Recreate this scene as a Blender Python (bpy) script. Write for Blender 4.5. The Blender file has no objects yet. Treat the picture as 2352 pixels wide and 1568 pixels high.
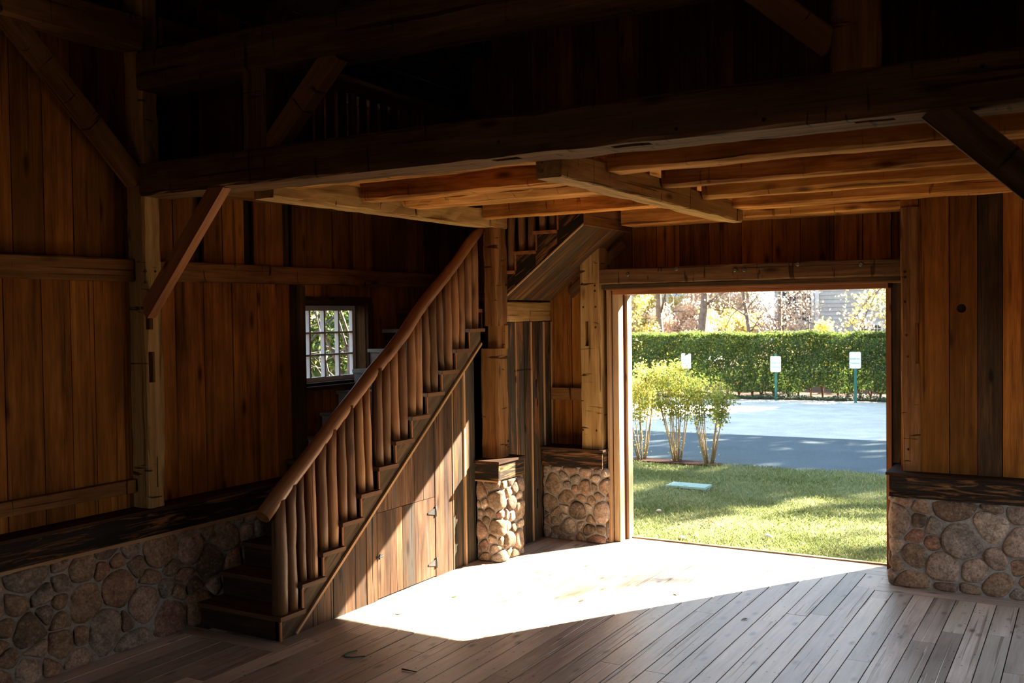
import bpy, bmesh, math, random
from mathutils import Vector, Matrix
import numpy as np

sc = bpy.context.scene
C = sc.collection
RND = random.Random(7)

# ------------------------------------------------------------------ camera
cam_d = bpy.data.cameras.new('camera')
cam = bpy.data.objects.new('camera', cam_d)
C.objects.link(cam)
yaw, pitch, roll = 0.529560553, -0.0252462004, -0.0134351067
cy, sy = math.cos(yaw), math.sin(yaw)
fw = Vector((-sy * math.cos(pitch), cy * math.cos(pitch), math.sin(pitch)))
rt = Vector((cy, sy, 0)); up = rt.cross(fw)
r2 = rt * math.cos(roll) + up * math.sin(roll)
u2 = -rt * math.sin(roll) + up * math.cos(roll)
M4 = Matrix.Identity(4)
for i in range(3):
    M4[i][0], M4[i][1], M4[i][2] = r2[i], u2[i], -fw[i]
M4.translation = Vector((0, 0, 2.3))
cam.matrix_world = M4
cam_d.sensor_width = 36.0
cam_d.lens = 35.0
cam_d.clip_start = 0.05
cam_d.clip_end = 300
cam_d.dof.use_dof = True
cam_d.dof.focus_distance = 8.5
cam_d.dof.aperture_fstop = 3.5
sc.camera = cam

# ------------------------------------------------------------------ world, sun, exposure
SUN_DIR = Vector((-0.635, -1.0, -0.70)).normalized()
SUN_STRENGTH = 34.0
SKY_STRENGTH = 1.0
w = bpy.data.worlds.new('sky_world')
sc.world = w
w.use_nodes = True
nt = w.node_tree
nt.nodes.clear()
out = nt.nodes.new('ShaderNodeOutputWorld')
bg = nt.nodes.new('ShaderNodeBackground')
tc = nt.nodes.new('ShaderNodeTexCoord')
sep = nt.nodes.new('ShaderNodeSeparateXYZ')
rp = nt.nodes.new('ShaderNodeValToRGB')
nt.links.new(tc.outputs['Generated'], sep.inputs[0])
nt.links.new(sep.outputs['Z'], rp.inputs[0])
rp.color_ramp.elements[0].position = 0.0
rp.color_ramp.elements[0].color = (0.95, 0.97, 1.0, 1)
rp.color_ramp.elements[1].position = 0.7
rp.color_ramp.elements[1].color = (0.40, 0.63, 0.92, 1)
nt.links.new(rp.outputs[0], bg.inputs[0])
bg.inputs[1].default_value = SKY_STRENGTH
nt.links.new(bg.outputs[0], out.inputs[0])

sun_d = bpy.data.lights.new('sun', 'SUN')
sun_d.energy = SUN_STRENGTH
sun_d.angle = math.radians(0.6)
sun_d.color = (1.0, 0.89, 0.72)
sun = bpy.data.objects.new('sun', sun_d)
C.objects.link(sun)
sun.rotation_euler = SUN_DIR.to_track_quat('-Z', 'Y').to_euler()
sun.location = (20, 30, 25)

def portal(name, loc, rot, sx, sy_):
    d = bpy.data.lights.new(name, 'AREA')
    d.shape = 'RECTANGLE'; d.size = sx; d.size_y = sy_
    d.cycles.is_portal = True
    o = bpy.data.objects.new(name, d); C.objects.link(o)
    o.location = loc; o.rotation_euler = rot
    return o

sc.view_settings.view_transform = 'Standard'
sc.view_settings.look = 'None'
sc.view_settings.gamma = 1.0
sc.view_settings.use_curve_mapping = False
sc.view_settings.exposure = 1.5
try:
    sc.cycles.use_denoising = True
    sc.cycles.max_bounces = 9
    sc.cycles.diffuse_bounces = 6
    sc.cycles.glossy_bounces = 3
    sc.cycles.transmission_bounces = 4
    sc.cycles.transparent_max_bounces = 6
    sc.cycles.sample_clamp_indirect = 4.0
    sc.cycles.caustics_reflective = False
    sc.cycles.caustics_refractive = False
except Exception:
    pass

# ------------------------------------------------------------------ materials
def new_mat(name):
    m = bpy.data.materials.new(name)
    m.use_nodes = True
    nt = m.node_tree
    nt.nodes.clear()
    o = nt.nodes.new('ShaderNodeOutputMaterial')
    b = nt.nodes.new('ShaderNodeBsdfPrincipled')
    nt.links.new(b.outputs[0], o.inputs[0])
    return m, nt, b

class NT:
    def __init__(s, nt): s.nt = nt
    def n(s, t, **kw):
        x = s.nt.nodes.new(t)
        for k, v in kw.items(): setattr(x, k, v)
        return x
    def l(s, a, b): s.nt.links.new(a, b)
    def attr(s, name): return s.n('ShaderNodeAttribute', attribute_name=name)
    def scale(s, vec, xyz):
        x = s.n('ShaderNodeVectorMath', operation='MULTIPLY')
        s.l(vec, x.inputs[0]); x.inputs[1].default_value = xyz
        return x.outputs[0]
    def noise(s, vec, sc_=1.0, detail=4, rough=0.6, dist=0.0):
        x = s.n('ShaderNodeTexNoise')
        s.l(vec, x.inputs['Vector'])
        x.inputs['Scale'].default_value = sc_; x.inputs['Detail'].default_value = detail
        x.inputs['Roughness'].default_value = rough; x.inputs['Distortion'].default_value = dist
        return x.outputs['Fac']
    def voro(s, vec, sc_=1.0, feature='F1'):
        x = s.n('ShaderNodeTexVoronoi', feature=feature)
        s.l(vec, x.inputs['Vector']); x.inputs['Scale'].default_value = sc_
        return x
    def rng(s, v, a, b, c=0.0, d=1.0):
        x = s.n('ShaderNodeMapRange')
        s.l(v, x.inputs[0])
        for i, q in enumerate((a, b, c, d)): x.inputs[i + 1].default_value = q
        return x.outputs[0]
    def math(s, op, a, b=None):
        x = s.n('ShaderNodeMath', operation=op)
        for i, q in enumerate((a, b)):
            if q is None: continue
            if isinstance(q, (int, float)): x.inputs[i].default_value = q
            else: s.l(q, x.inputs[i])
        return x.outputs[0]
    def ramp(s, v, stops):
        x = s.n('ShaderNodeValToRGB')
        s.l(v, x.inputs[0])
        e = x.color_ramp.elements
        while len(e) < len(stops): e.new(0.5)
        for q, (p, c) in zip(e, stops):
            q.position = p; q.color = (c[0], c[1], c[2], 1)
        return x.outputs[0]
    def mix(s, f, a, b, mode='MIX'):
        x = s.n('ShaderNodeMix', data_type='RGBA', blend_type=mode)
        if isinstance(f, (int, float)): x.inputs[0].default_value = f
        else: s.l(f, x.inputs[0])
        for i, q in ((6, a), (7, b)):
            if isinstance(q, tuple): x.inputs[i].default_value = (q[0], q[1], q[2], 1)
            else: s.l(q, x.inputs[i])
        return x.outputs[2]
    def bump(s, h, strength, dist, b):
        x = s.n('ShaderNodeBump')
        x.inputs['Strength'].default_value = strength; x.inputs['Distance'].default_value = dist
        s.l(h, x.inputs['Height']); s.l(x.outputs[0], b.inputs['Normal'])

def wood(name, dark, mid, light, vary=0.45, crack=0.5, knots=1.0, rough=0.75, paint=None, paint_amt=0.5,
         blotch=0.5, spec=0.25, checks=0.0, specks=0.0, paint_scale=(0.9, 7, 7), kscale=(1.8, 5.6, 5.6)):
    m, nt_, b = new_mat(name)
    t = NT(nt_)
    g = t.attr('gco').outputs['Vector']
    rv = t.attr('rnd').outputs['Fac']
    n1 = t.noise(t.scale(g, (0.9, 16, 16)), 1, 6, 0.62, 0.5)
    n2 = t.noise(t.scale(g, (5, 90, 90)), 1, 3, 0.6)
    f = t.math('ADD', t.math('MULTIPLY', n1, 0.72), t.math('MULTIPLY', n2, 0.28))
    col = t.ramp(f, [(0.32, dark), (0.5, mid), (0.68, light)])
    bl = t.noise(t.scale(g, (1.1, 2.6, 2.6)), 1, 4, 0.6)
    col = t.mix(1.0, col, t.ramp(t.rng(bl, 0.3, 0.68), [(0, (1 - blotch,) * 3), (1, (1.12,) * 3)]), 'MULTIPLY')
    hue = t.noise(t.scale(g, (0.4, 1.3, 1.3)), 1, 2)
    col = t.mix(t.math('MULTIPLY', t.rng(hue, 0.45, 0.62), 0.35), col, (mid[0] * 0.95, mid[1] * 1.12, mid[2] * 1.05))
    if paint:
        pn = t.noise(t.scale(g, paint_scale), 1, 7, 0.68, 0.8)
        col = t.mix(t.rng(pn, 1 - paint_amt - 0.07, 1 - paint_amt + 0.07), paint, col)
    col = t.mix(1.0, col, t.ramp(rv, [(0, (1 - vary,) * 3), (1, (1 + vary * 0.75,) * 3)]), 'MULTIPLY')
    if knots > 0:
        v = t.voro(t.scale(g, kscale))
        k = t.rng(v.outputs['Distance'], 0.06, 0.19 * knots, 1, 0)
        col = t.mix(t.math('MULTIPLY', k, 0.85), col, (dark[0] * 0.3, dark[1] * 0.25, dark[2] * 0.25))
    if specks > 0:
        v = t.voro(t.scale(g, (13, 20, 20)))
        k = t.rng(v.outputs['Distance'], 0.09, 0.17, specks, 0)
        msk = t.rng(t.noise(t.scale(g, (1.6, 3, 3)), 1, 2), 0.44, 0.58)
        col = t.mix(t.math('MULTIPLY', k, msk), col, (dark[0] * 0.2, dark[1] * 0.2, dark[2] * 0.2))
    h = t.math('ADD', t.math('MULTIPLY', n1, 0.6), t.math('MULTIPLY', n2, 0.3))
    if crack > 0:
        cn = t.noise(t.scale(g, (0.5, 26, 26)), 1, 2, 0.5, 0.3)
        ck = t.rng(cn, 0.64, 0.68)
        col = t.mix(t.math('MULTIPLY', ck, crack), col, (dark[0] * 0.15, dark[1] * 0.12, dark[2] * 0.1))
        h = t.math('SUBTRACT', h, ck)
    if checks > 0:   # hewing marks: short cuts across the grain
        v = t.noise(t.scale(g, (21, 3.0, 3.0)), 1, 2, 0.55, 0.5)
        ck = t.rng(v, 0.655, 0.70)
        col = t.mix(t.math('MULTIPLY', ck, checks), col, (dark[0] * 0.15, dark[1] * 0.12, dark[2] * 0.1))
        h = t.math('SUBTRACT', h, ck)
    t.l(col, b.inputs['Base Color'])
    b.inputs['Roughness'].default_value = rough
    b.inputs['Specular IOR Level'].default_value = spec
    t.bump(h, 0.55, 0.006, b)
    return m

def plain(name, col, rough=0.7, var=0.25, scale=20, spec=0.3, metal=0.0, bump=0.0, coords='Object'):
    m, nt_, b = new_mat(name)
    t = NT(nt_)
    tcn = t.n('ShaderNodeTexCoord').outputs[coords]
    n = t.noise(tcn, scale, 4)
    c = t.ramp(n, [(0.3, tuple(x * (1 - var) for x in col)), (0.7, tuple(min(1, x * (1 + var)) for x in col))])
    t.l(c, b.inputs['Base Color'])
    b.inputs['Roughness'].default_value = rough
    b.inputs['Specular IOR Level'].default_value = spec
    b.inputs['Metallic'].default_value = metal
    if bump: t.bump(n, bump, 0.01, b)
    return m

def leafmat(name, stops, trans=0.35, rough=0.5):
    m, nt_, b = new_mat(name)
    t = NT(nt_)
    rv = t.attr('rnd').outputs['Fac']
    c = t.ramp(rv, stops)
    t.l(c, b.inputs['Base Color'])
    b.inputs['Roughness'].default_value = rough
    b.inputs['Specular IOR Level'].default_value = 0.3
    tr = t.n('ShaderNodeBsdfTranslucent')
    t.l(c, tr.inputs[0])
    mx = t.n('ShaderNodeMixShader')
    mx.inputs[0].default_value = trans
    o = [x for x in nt_.nodes if x.type == 'OUTPUT_MATERIAL'][0]
    t.l(b.outputs[0], mx.inputs[1]); t.l(tr.outputs[0], mx.inputs[2]); t.l(mx.outputs[0], o.inputs[0])
    return m

W = {}
W['wall'] = wood('brown_wall_boards', (0.09, 0.028, 0.005), (0.25, 0.088, 0.014), (0.41, 0.165, 0.033), vary=0.45, crack=0.55, blotch=0.6, spec=0.1)
W['wallw'] = wood('weathered_dark_boards', (0.025, 0.014, 0.007), (0.06, 0.035, 0.016), (0.15, 0.07, 0.025), spec=0.1, vary=0.3, crack=0.7, blotch=0.6, knots=0.8)
W['beam'] = wood('hewn_brown_beam', (0.09, 0.034, 0.009), (0.20, 0.088, 0.026), (0.32, 0.16, 0.058), spec=0.12, vary=0.15, crack=0.7, checks=0.85, blotch=0.45)
W['beamd'] = wood('dark_hewn_beam', (0.045, 0.020, 0.008), (0.115, 0.057, 0.024), (0.21, 0.115, 0.052), spec=0.1, vary=0.15, crack=0.7, checks=0.7, blotch=0.5)
W['beamg'] = wood('grey_tan_hewn_beam', (0.17, 0.085, 0.024), (0.35, 0.20, 0.070), (0.52, 0.34, 0.14), spec=0.12, vary=0.12, crack=0.6, checks=0.9, blotch=0.35)
W['joist'] = wood('orange_brown_joist', (0.17, 0.045, 0.006), (0.52, 0.215, 0.045), (0.80, 0.45, 0.15), vary=0.25, crack=0.7, blotch=0.72, checks=0.5, spec=0.1)
W['brace'] = wood('red_brown_brace', (0.14, 0.045, 0.013), (0.26, 0.095, 0.03), (0.36, 0.15, 0.05), vary=0.1, crack=0.3, knots=0.6, blotch=0.3)
W['floor'] = wood('worn_floor_planks', (0.32, 0.24, 0.18), (0.55, 0.435, 0.345), (0.68, 0.565, 0.465), vary=0.42, crack=0.45, knots=1.15, kscale=(3.2, 7.5, 7.5), rough=0.36, blotch=0.3, spec=0.75, specks=0.9)
W['black'] = wood('black_stained_board', (0.010, 0.007, 0.005), (0.020, 0.014, 0.010), (0.034, 0.025, 0.018), vary=0.2, crack=0.5, knots=0.4, spec=0.08,
                  paint=(0.22, 0.10, 0.033), paint_amt=0.585, paint_scale=(2.2, 26, 26))
W['barn'] = wood('weathered_barn_siding', (0.03, 0.013, 0.006), (0.11, 0.054, 0.026), (0.21, 0.118, 0.064), vary=0.55, crack=0.95, blotch=0.7, knots=0.9, spec=0.12,
                 paint=(0.07, 0.06, 0.05), paint_amt=0.6)
W['grey'] = wood('grey_weathered_siding', (0.022, 0.015, 0.010), (0.055, 0.041, 0.028), (0.11, 0.08, 0.052), spec=0.08, vary=0.3, crack=0.7, blotch=0.5, knots=0.6,
                 paint=(0.20, 0.08, 0.025), paint_amt=0.58)
W['soffit'] = wood('streaky_soffit_board', (0.03, 0.012, 0.004), (0.095, 0.040, 0.012), (0.20, 0.09, 0.028), spec=0.1, vary=0.3, crack=0.6, blotch=0.5, knots=0.6,
                 paint=(0.03, 0.026, 0.02), paint_amt=0.52, paint_scale=(1.2, 14, 14))
W['log'] = wood('peeled_log', (0.12, 0.046, 0.015), (0.25, 0.112, 0.042), (0.38, 0.21, 0.10), vary=0.5, crack=0.5, knots=1.0, blotch=0.5, rough=0.6)
W['rail'] = wood('reddish_log_rail', (0.12, 0.045, 0.016), (0.22, 0.09, 0.034), (0.31, 0.145, 0.06), vary=0.1, crack=0.4, knots=0.8, blotch=0.4, rough=0.5)
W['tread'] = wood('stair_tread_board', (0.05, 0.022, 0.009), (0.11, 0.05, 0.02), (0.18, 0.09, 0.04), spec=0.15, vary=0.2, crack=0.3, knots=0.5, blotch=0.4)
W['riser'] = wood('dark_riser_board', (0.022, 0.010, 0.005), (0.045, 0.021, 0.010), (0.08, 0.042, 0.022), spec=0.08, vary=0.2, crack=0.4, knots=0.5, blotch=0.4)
W['skirt'] = wood('grey_stringer_board', (0.035, 0.021, 0.012), (0.09, 0.056, 0.03), (0.18, 0.11, 0.058), spec=0.1, vary=0.15, crack=0.6, knots=0.4, blotch=0.5)
W['trim'] = wood('light_trim_strip', (0.24, 0.12, 0.05), (0.36, 0.20, 0.095), (0.46, 0.29, 0.16), vary=0.15, crack=0.2, knots=0.4, blotch=0.25)
W['jamb'] = wood('pale_jamb_board', (0.30, 0.17, 0.08), (0.44, 0.28, 0.15), (0.56, 0.39, 0.24), vary=0.15, crack=0.25, knots=0.6, blotch=0.35)
W['red'] = wood('red_jamb_strip', (0.20, 0.035, 0.012), (0.32, 0.06, 0.02), (0.40, 0.10, 0.035), vary=0.1, crack=0.2, knots=0.3, blotch=0.3)
W['roof'] = wood('roof_board', (0.03, 0.014, 0.006), (0.07, 0.034, 0.014), (0.11, 0.055, 0.025), vary=0.3, crack=0.3, blotch=0.5)
W['tread_lit'] = wood('lit_tread_end', (0.22, 0.10, 0.035), (0.38, 0.19, 0.075), (0.50, 0.28, 0.13), vary=0.2, crack=0.3, knots=0.3, blotch=0.3)  # lighter wood for the end caps: door light put into the colour
W['step_lit'] = wood('window_lit_step', (0.16, 0.15, 0.14), (0.28, 0.27, 0.26), (0.38, 0.37, 0.35), vary=0.15, crack=0.3, knots=0.4)  # cool window light put into the colour of the upper steps
M_hole = plain('dark_recess', (0.012, 0.007, 0.004), 0.9, 0.3)
M_iron = plain('black_iron', (0.02, 0.018, 0.017), 0.6, 0.3, 60, 0.3, 0.0)
M_bolt = plain('grey_steel_bolt', (0.12, 0.11, 0.09), 0.4, 0.3, 80, 0.5, 0.7)
M_under = plain('dark_subfloor', (0.02, 0.013, 0.009), 0.9)

def stone_mat():
    m, nt_, b = new_mat('field_stone')
    t = NT(nt_)
    P = t.n('ShaderNodeTexCoord').outputs['Object']
    rv = t.attr('rnd').outputs['Fac']
    base = t.ramp(rv, [(0.0, (0.09, 0.062, 0.043)), (0.2, (0.24, 0.165, 0.105)), (0.4, (0.29, 0.18, 0.11)), (0.5, (0.25, 0.125, 0.085)), (0.6, (0.23, 0.195, 0.16)), (0.8, (0.34, 0.23, 0.165)), (1.0, (0.41, 0.32, 0.24))])
    n1 = t.noise(P, 9, 6, 0.7)
    n2 = t.noise(P, 60, 5, 0.75)
    n3 = t.noise(P, 160, 2, 0.6)
    n4 = t.noise(P, 24, 4, 0.65, 0.6)
    base = t.mix(t.math('MULTIPLY', t.rng(n4, 0.5, 0.66), 0.55), base, (0.075, 0.055, 0.042))
    base = t.mix(t.math('MULTIPLY', t.rng(n4, 0.46, 0.30), 0.5), base, (0.46, 0.34, 0.25))
    c = t.mix(1.0, base, t.ramp(n1, [(0.3, (0.5, 0.48, 0.45)), (0.7, (1.3, 1.28, 1.25))]), 'MULTIPLY')
    c = t.mix(1.0, c, t.ramp(n2, [(0.33, (0.55, 0.52, 0.5)), (0.66, (1.35, 1.33, 1.3))]), 'MULTIPLY')
    t.l(c, b.inputs['Base Color'])
    b.inputs['Roughness'].default_value = 0.85
    b.inputs['Specular IOR Level'].default_value = 0.25
    t.bump(t.math('ADD', n2, t.math('MULTIPLY', n3, 0.5)), 0.6, 0.008, b)
    return m
M_stone = stone_mat()
M_mortar = plain('grey_mortar', (0.25, 0.215, 0.18), 0.95, 0.25, 35, 0.1, bump=0.5)

# ------------------------------------------------------------------ mesh builder
class MB:
    def __init__(s):
        s.v = []; s.f = []; s.g = []; s.r = []; s.smooth = []
    def add(s, verts, faces, gco, rnd, smooth=False):
        k = len(s.v)
        s.v += [tuple(p) for p in verts]
        s.g += [tuple(p) for p in gco]
        s.r += [rnd] * len(verts) if isinstance(rnd, (int, float)) else list(rnd)
        s.f += [tuple(k + i for i in q) for q in faces]
        s.smooth += [smooth] * len(faces)
    def box(s, x0, x1, y0, y1, z0, z1, axis=None, rnd=None, taper=0.0):
        d = (x1 - x0, y1 - y0, z1 - z0)
        if axis is None: axis = max(range(3), key=lambda i: d[i])
        o = [RND.uniform(-40, 40) for _ in range(3)]
        vs = [(x, y, z) for z in (z0, z1) for y in (y0, y1) for x in (x0, x1)]
        fs = [(0, 2, 3, 1), (4, 5, 7, 6), (0, 1, 5, 4), (2, 6, 7, 3), (0, 4, 6, 2), (1, 3, 7, 5)]
        b = [i for i in range(3) if i != axis]
        s.add(vs, fs, [(p[axis] + o[0], p[b[0]] + o[1], p[b[1]] + o[2]) for p in vs], RND.random() if rnd is None else rnd)
    def obox(s, p0, p1, w, h, upv=(0, 0, 1), rnd=None):
        p0, p1 = Vector(p0), Vector(p1)
        a = (p1 - p0); L = a.length; a = a / L
        u = Vector(upv); sd = a.cross(u).normalized(); u = sd.cross(a)
        o = [RND.uniform(-40, 40) for _ in range(3)]
        vs, gs = [], []
        for hh in (-h / 2, h / 2):
            for ww in (-w / 2, w / 2):
                for t in (0, L):
                    vs.append(p0 + a * t + sd * ww + u * hh); gs.append((t + o[0], ww + o[1], hh + o[2]))
        fs = [(0, 1, 3, 2), (4, 6, 7, 5), (0, 4, 5, 1), (2, 3, 7, 6), (0, 2, 6, 4), (1, 5, 7, 3)]
        s.add(vs, fs, gs, RND.random() if rnd is None else rnd)
    def hewn(s, p0, p1, w, h, upv=(0, 0, 1), amp=0.008, ch=0.018, seg=0.11, rnd=None, seed=0):
        rr = random.Random(seed * 131 + 17)
        p0, p1 = Vector(p0), Vector(p1)
        a = (p1 - p0); L = a.length; a = a / L
        u = Vector(upv); sd = a.cross(u).normalized(); u = sd.cross(a)
        n = max(2, int(L / seg))
        hw, hh = w / 2, h / 2
        ring = [(-hw + ch, -hh), (0, -hh), (hw - ch, -hh), (hw, -hh + ch), (hw, 0), (hw, hh - ch), (hw - ch, hh), (0, hh), (-hw + ch, hh), (-hw, hh - ch), (-hw, 0), (-hw, -hh + ch)]
        k = len(ring)
        cur = [[0, 0] for _ in ring]
        o = [rr.uniform(-40, 40) for _ in range(3)]
        vs, gs = [], []
        for i in range(n + 1):
            t = L * i / n
            for j, (x, y) in enumerate(ring):
                for q in (0, 1):
                    cur[j][q] = cur[j][q] * 0.72 + rr.uniform(-amp, amp)
                corner = j % 3 != 1
                m_ = 1.0 if corner else 0.45
                dx = cur[j][0] * m_; dy = cur[j][1] * m_
                # keep material inside the nominal section
                x2 = max(-hw, min(hw, x + dx)); y2 = max(-hh, min(hh, y + dy))
                vs.append(p0 + a * t + sd * x2 + u * y2)
                gs.append((t + o[0], x + o[1], y + o[2]))
        fs = []
        for i in range(n):
            for j in range(k):
                j2 = (j + 1) % k
                fs.append((i * k + j, i * k + j2, (i + 1) * k + j2, (i + 1) * k + j))
        fs.append(tuple(range(k - 1, -1, -1)))
        fs.append(tuple(n * k + j for j in range(k)))
        s.add(vs, fs, gs, rr.random() if rnd is None else rnd)
    def log(s, pts, radii, n=10, wob=0.0, seed=0, rnd=None, step=None):
        rr = random.Random(seed * 77 + 5)
        pts = [Vector(p) for p in pts]
        if step:
            np_, nr = [], []
            for i in range(len(pts) - 1):
                m_ = max(1, int((pts[i + 1] - pts[i]).length / step))
                for q in range(m_):
                    f = q / m_
                    np_.append(pts[i].lerp(pts[i + 1], f)); nr.append(radii[i] * (1 - f) + radii[i + 1] * f)
            np_.append(pts[-1]); nr.append(radii[-1])
            pts, radii = np_, nr
        o = [rr.uniform(-40, 40) for _ in range(3)]
        vs, gs = [], []
        off = Vector((0, 0, 0)); along = 0
        for i, p in enumerate(pts):
            d = (pts[min(i + 1, len(pts) - 1)] - pts[max(i - 1, 0)]).normalized()
            u = Vector((0, 0, 1)) if abs(d.z) < 0.9 else Vector((1, 0, 0))
            sd = d.cross(u).normalized(); u = sd.cross(d)
            if i: along += (p - pts[i - 1]).length
            off = off * 0.75 + Vector((rr.uniform(-wob, wob), rr.uniform(-wob, wob), rr.uniform(-wob, wob) * 0.3))
            rad = radii[i] * (1 + rr.uniform(-1, 1) * (0.06 if wob else 0))
            for j in range(n):
                an = 2 * math.pi * j / n
                vs.append(p + off + (sd * math.cos(an) + u * math.sin(an)) * rad)
                gs.append((along + o[0], math.cos(an) * rad + o[1], math.sin(an) * rad + o[2]))
        fs = []
        for i in range(len(pts) - 1):
            for j in range(n):
                j2 = (j + 1) % n
                fs.append((i * n + j, (i + 1) * n + j, (i + 1) * n + j2, i * n + j2))
        s.add(vs, fs, gs, rr.random() if rnd is None else rnd, True)
        k = len(s.v)
        m_ = len(pts) - 1
        s.f.append(tuple(k - len(vs) + j for j in range(n))); s.smooth.append(False)
        s.f.append(tuple(k - n + j for j in range(n - 1, -1, -1))); s.smooth.append(False)
    def prism(s, poly, ax, a0, a1, grain=None, rnd=None):
        """poly: 2-D points in the plane across axis ax (in cyclic order of the other two axes), extruded a0..a1"""
        b = [i for i in range(3) if i != ax]
        n = len(poly)
        vs = []
        for av in (a0, a1):
            for p in poly:
                q = [0, 0, 0]; q[ax] = av; q[b[0]] = p[0]; q[b[1]] = p[1]
                vs.append(tuple(q))
        fs = [tuple(range(n - 1, -1, -1)), tuple(range(n, 2 * n))] + [(i, (i + 1) % n, n + (i + 1) % n, n + i) for i in range(n)]
        o = [RND.uniform(-40, 40) for _ in range(3)]
        if grain is None: g = Vector((0, 0, 1))
        else: g = Vector(grain).normalized()
        h = Vector((0, 0, 1)) if abs(g.z) < 0.9 else Vector((1, 0, 0))
        sd = g.cross(h).normalized(); h = sd.cross(g)
        s.add(vs, fs, [(g.dot(Vector(p)) + o[0], sd.dot(Vector(p)) + o[1], h.dot(Vector(p)) + o[2]) for p in vs], RND.random() if rnd is None else rnd)
    def leaf(s, p, size, nrm, rnd, lean=None):
        """a single leaf: a slightly folded diamond"""
        nrm = nrm.normalized()
        h = Vector((RND.uniform(-1, 1), RND.uniform(-1, 1), RND.uniform(-1, 1)))
        a = nrm.cross(h)
        if a.length < 1e-4: a = nrm.orthogonal()
        a.normalize(); b = nrm.cross(a)
        L, Wd = size, size * 0.55
        k = len(s.v)
        q = (p - a * L * .5, p + b * Wd * .5 + nrm * size * .08, p + a * L * .5, p - b * Wd * .5 + nrm * size * .08)
        s.v += [tuple(x) for x in q]
        s.g += [(0, 0, 0)] * 4
        s.r += [rnd] * 4
        s.f.append((k, k + 1, k + 2, k + 3)); s.smooth.append(False)
    def build(s, name, mat, parent=None):
        me = bpy.data.meshes.new(name)
        me.from_pydata(s.v, [], s.f)
        a = me.attributes.new('gco', 'FLOAT_VECTOR', 'POINT')
        a.data.foreach_set('vector', np.array(s.g, dtype=np.float32).ravel())
        a = me.attributes.new('rnd', 'FLOAT', 'POINT')
        a.data.foreach_set('value', np.array(s.r, dtype=np.float32))
        me.polygons.foreach_set('use_smooth', s.smooth)
        me.materials.append(mat)
        me.update()
        o = bpy.data.objects.new(name, me)
        C.objects.link(o)
        if parent is not None:
            o.parent = parent
            o.matrix_parent_inverse = parent.matrix_basis.inverted()
        return o

def thing(name, label, cat, loc=(0, 0, 0), group=None):
    o = bpy.data.objects.new(name, None)
    o.empty_display_size = 0.1
    C.objects.link(o); o.location = loc
    o['label'] = label; o['category'] = cat
    if group: o['group'] = group
    return o
def tag(o, label, cat, group=None, kind=None):
    o['label'] = label; o['category'] = cat
    if group: o['group'] = group
    if kind: o['kind'] = kind
    return o
def struct(o, label=None, cat=None):
    o['kind'] = 'structure'
    if label: o['label'] = label
    if cat: o['category'] = cat
    return o

def fixnormals(o):
    bm = bmesh.new(); bm.from_mesh(o.data)
    bmesh.ops.recalc_face_normals(bm, faces=bm.faces)
    bm.to_mesh(o.data); bm.free()

def carve(o, cutters):
    """cut pockets (list of MB) out of a mesh and bake the result"""
    fixnormals(o)
    me0 = o.data
    nv = len(me0.vertices)
    co = np.empty(nv * 3, dtype=np.float32); me0.vertices.foreach_get('co', co); co = co.reshape(-1, 3)
    gg = np.empty(nv * 3, dtype=np.float32); me0.attributes['gco'].data.foreach_get('vector', gg); gg = gg.reshape(-1, 3)
    r0 = me0.attributes['rnd'].data[0].value
    A = np.hstack([co, np.ones((nv, 1), dtype=np.float32)]).astype(np.float64)
    X = np.linalg.lstsq(A, gg.astype(np.float64), rcond=None)[0]
    tmp = []
    for mb in cutters:
        c = mb.build('cut', M_hole)
        fixnormals(c)
        md = o.modifiers.new('cut', 'BOOLEAN'); md.object = c; md.operation = 'DIFFERENCE'; md.solver = 'EXACT'
        tmp.append(c)
    bpy.context.view_layer.update()
    dg = bpy.context.evaluated_depsgraph_get()
    me = bpy.data.meshes.new_from_object(o.evaluated_get(dg))
    o.modifiers.clear()
    o.data = me
    nv = len(me.vertices)
    co = np.empty(nv * 3, dtype=np.float32); me.vertices.foreach_get('co', co); co = co.reshape(-1, 3)
    gg = (np.hstack([co, np.ones((nv, 1))]) @ X).astype(np.float32)
    for nm, ty in (('gco', 'FLOAT_VECTOR'), ('rnd', 'FLOAT')):
        if nm in me.attributes: me.attributes.remove(me.attributes[nm])
    me.attributes.new('gco', 'FLOAT_VECTOR', 'POINT').data.foreach_set('vector', gg.ravel())
    me.attributes.new('rnd', 'FLOAT', 'POINT').data.foreach_set('value', np.full(nv, r0, dtype=np.float32))
    for c in tmp:
        m_ = c.data
        bpy.data.objects.remove(c); bpy.data.meshes.remove(m_)

def cutbox(*a):
    m = MB(); m.box(*a); return m
def cutpeg(p, d, r=0.011, depth=0.05):
    m = MB(); p = Vector(p); d = Vector(d)
    m.log([p - d * 0.02, p + d * depth], [r, r], 8); return m

# ------------------------------------------------------------------ stone facing
def clip(poly, a, b, c):
    out_ = []
    n = len(poly)
    for i in range(n):
        p, q = poly[i], poly[(i + 1) % n]
        dp = a * p[0] + b * p[1] - c; dq = a * q[0] + b * q[1] - c
        if dp <= 0: out_.append(p)
        if (dp < 0 < dq) or (dq < 0 < dp):
            t = dp / (dp - dq)
            out_.append((p[0] + t * (q[0] - p[0]), p[1] + t * (q[1] - p[1])))
    return out_

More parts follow.
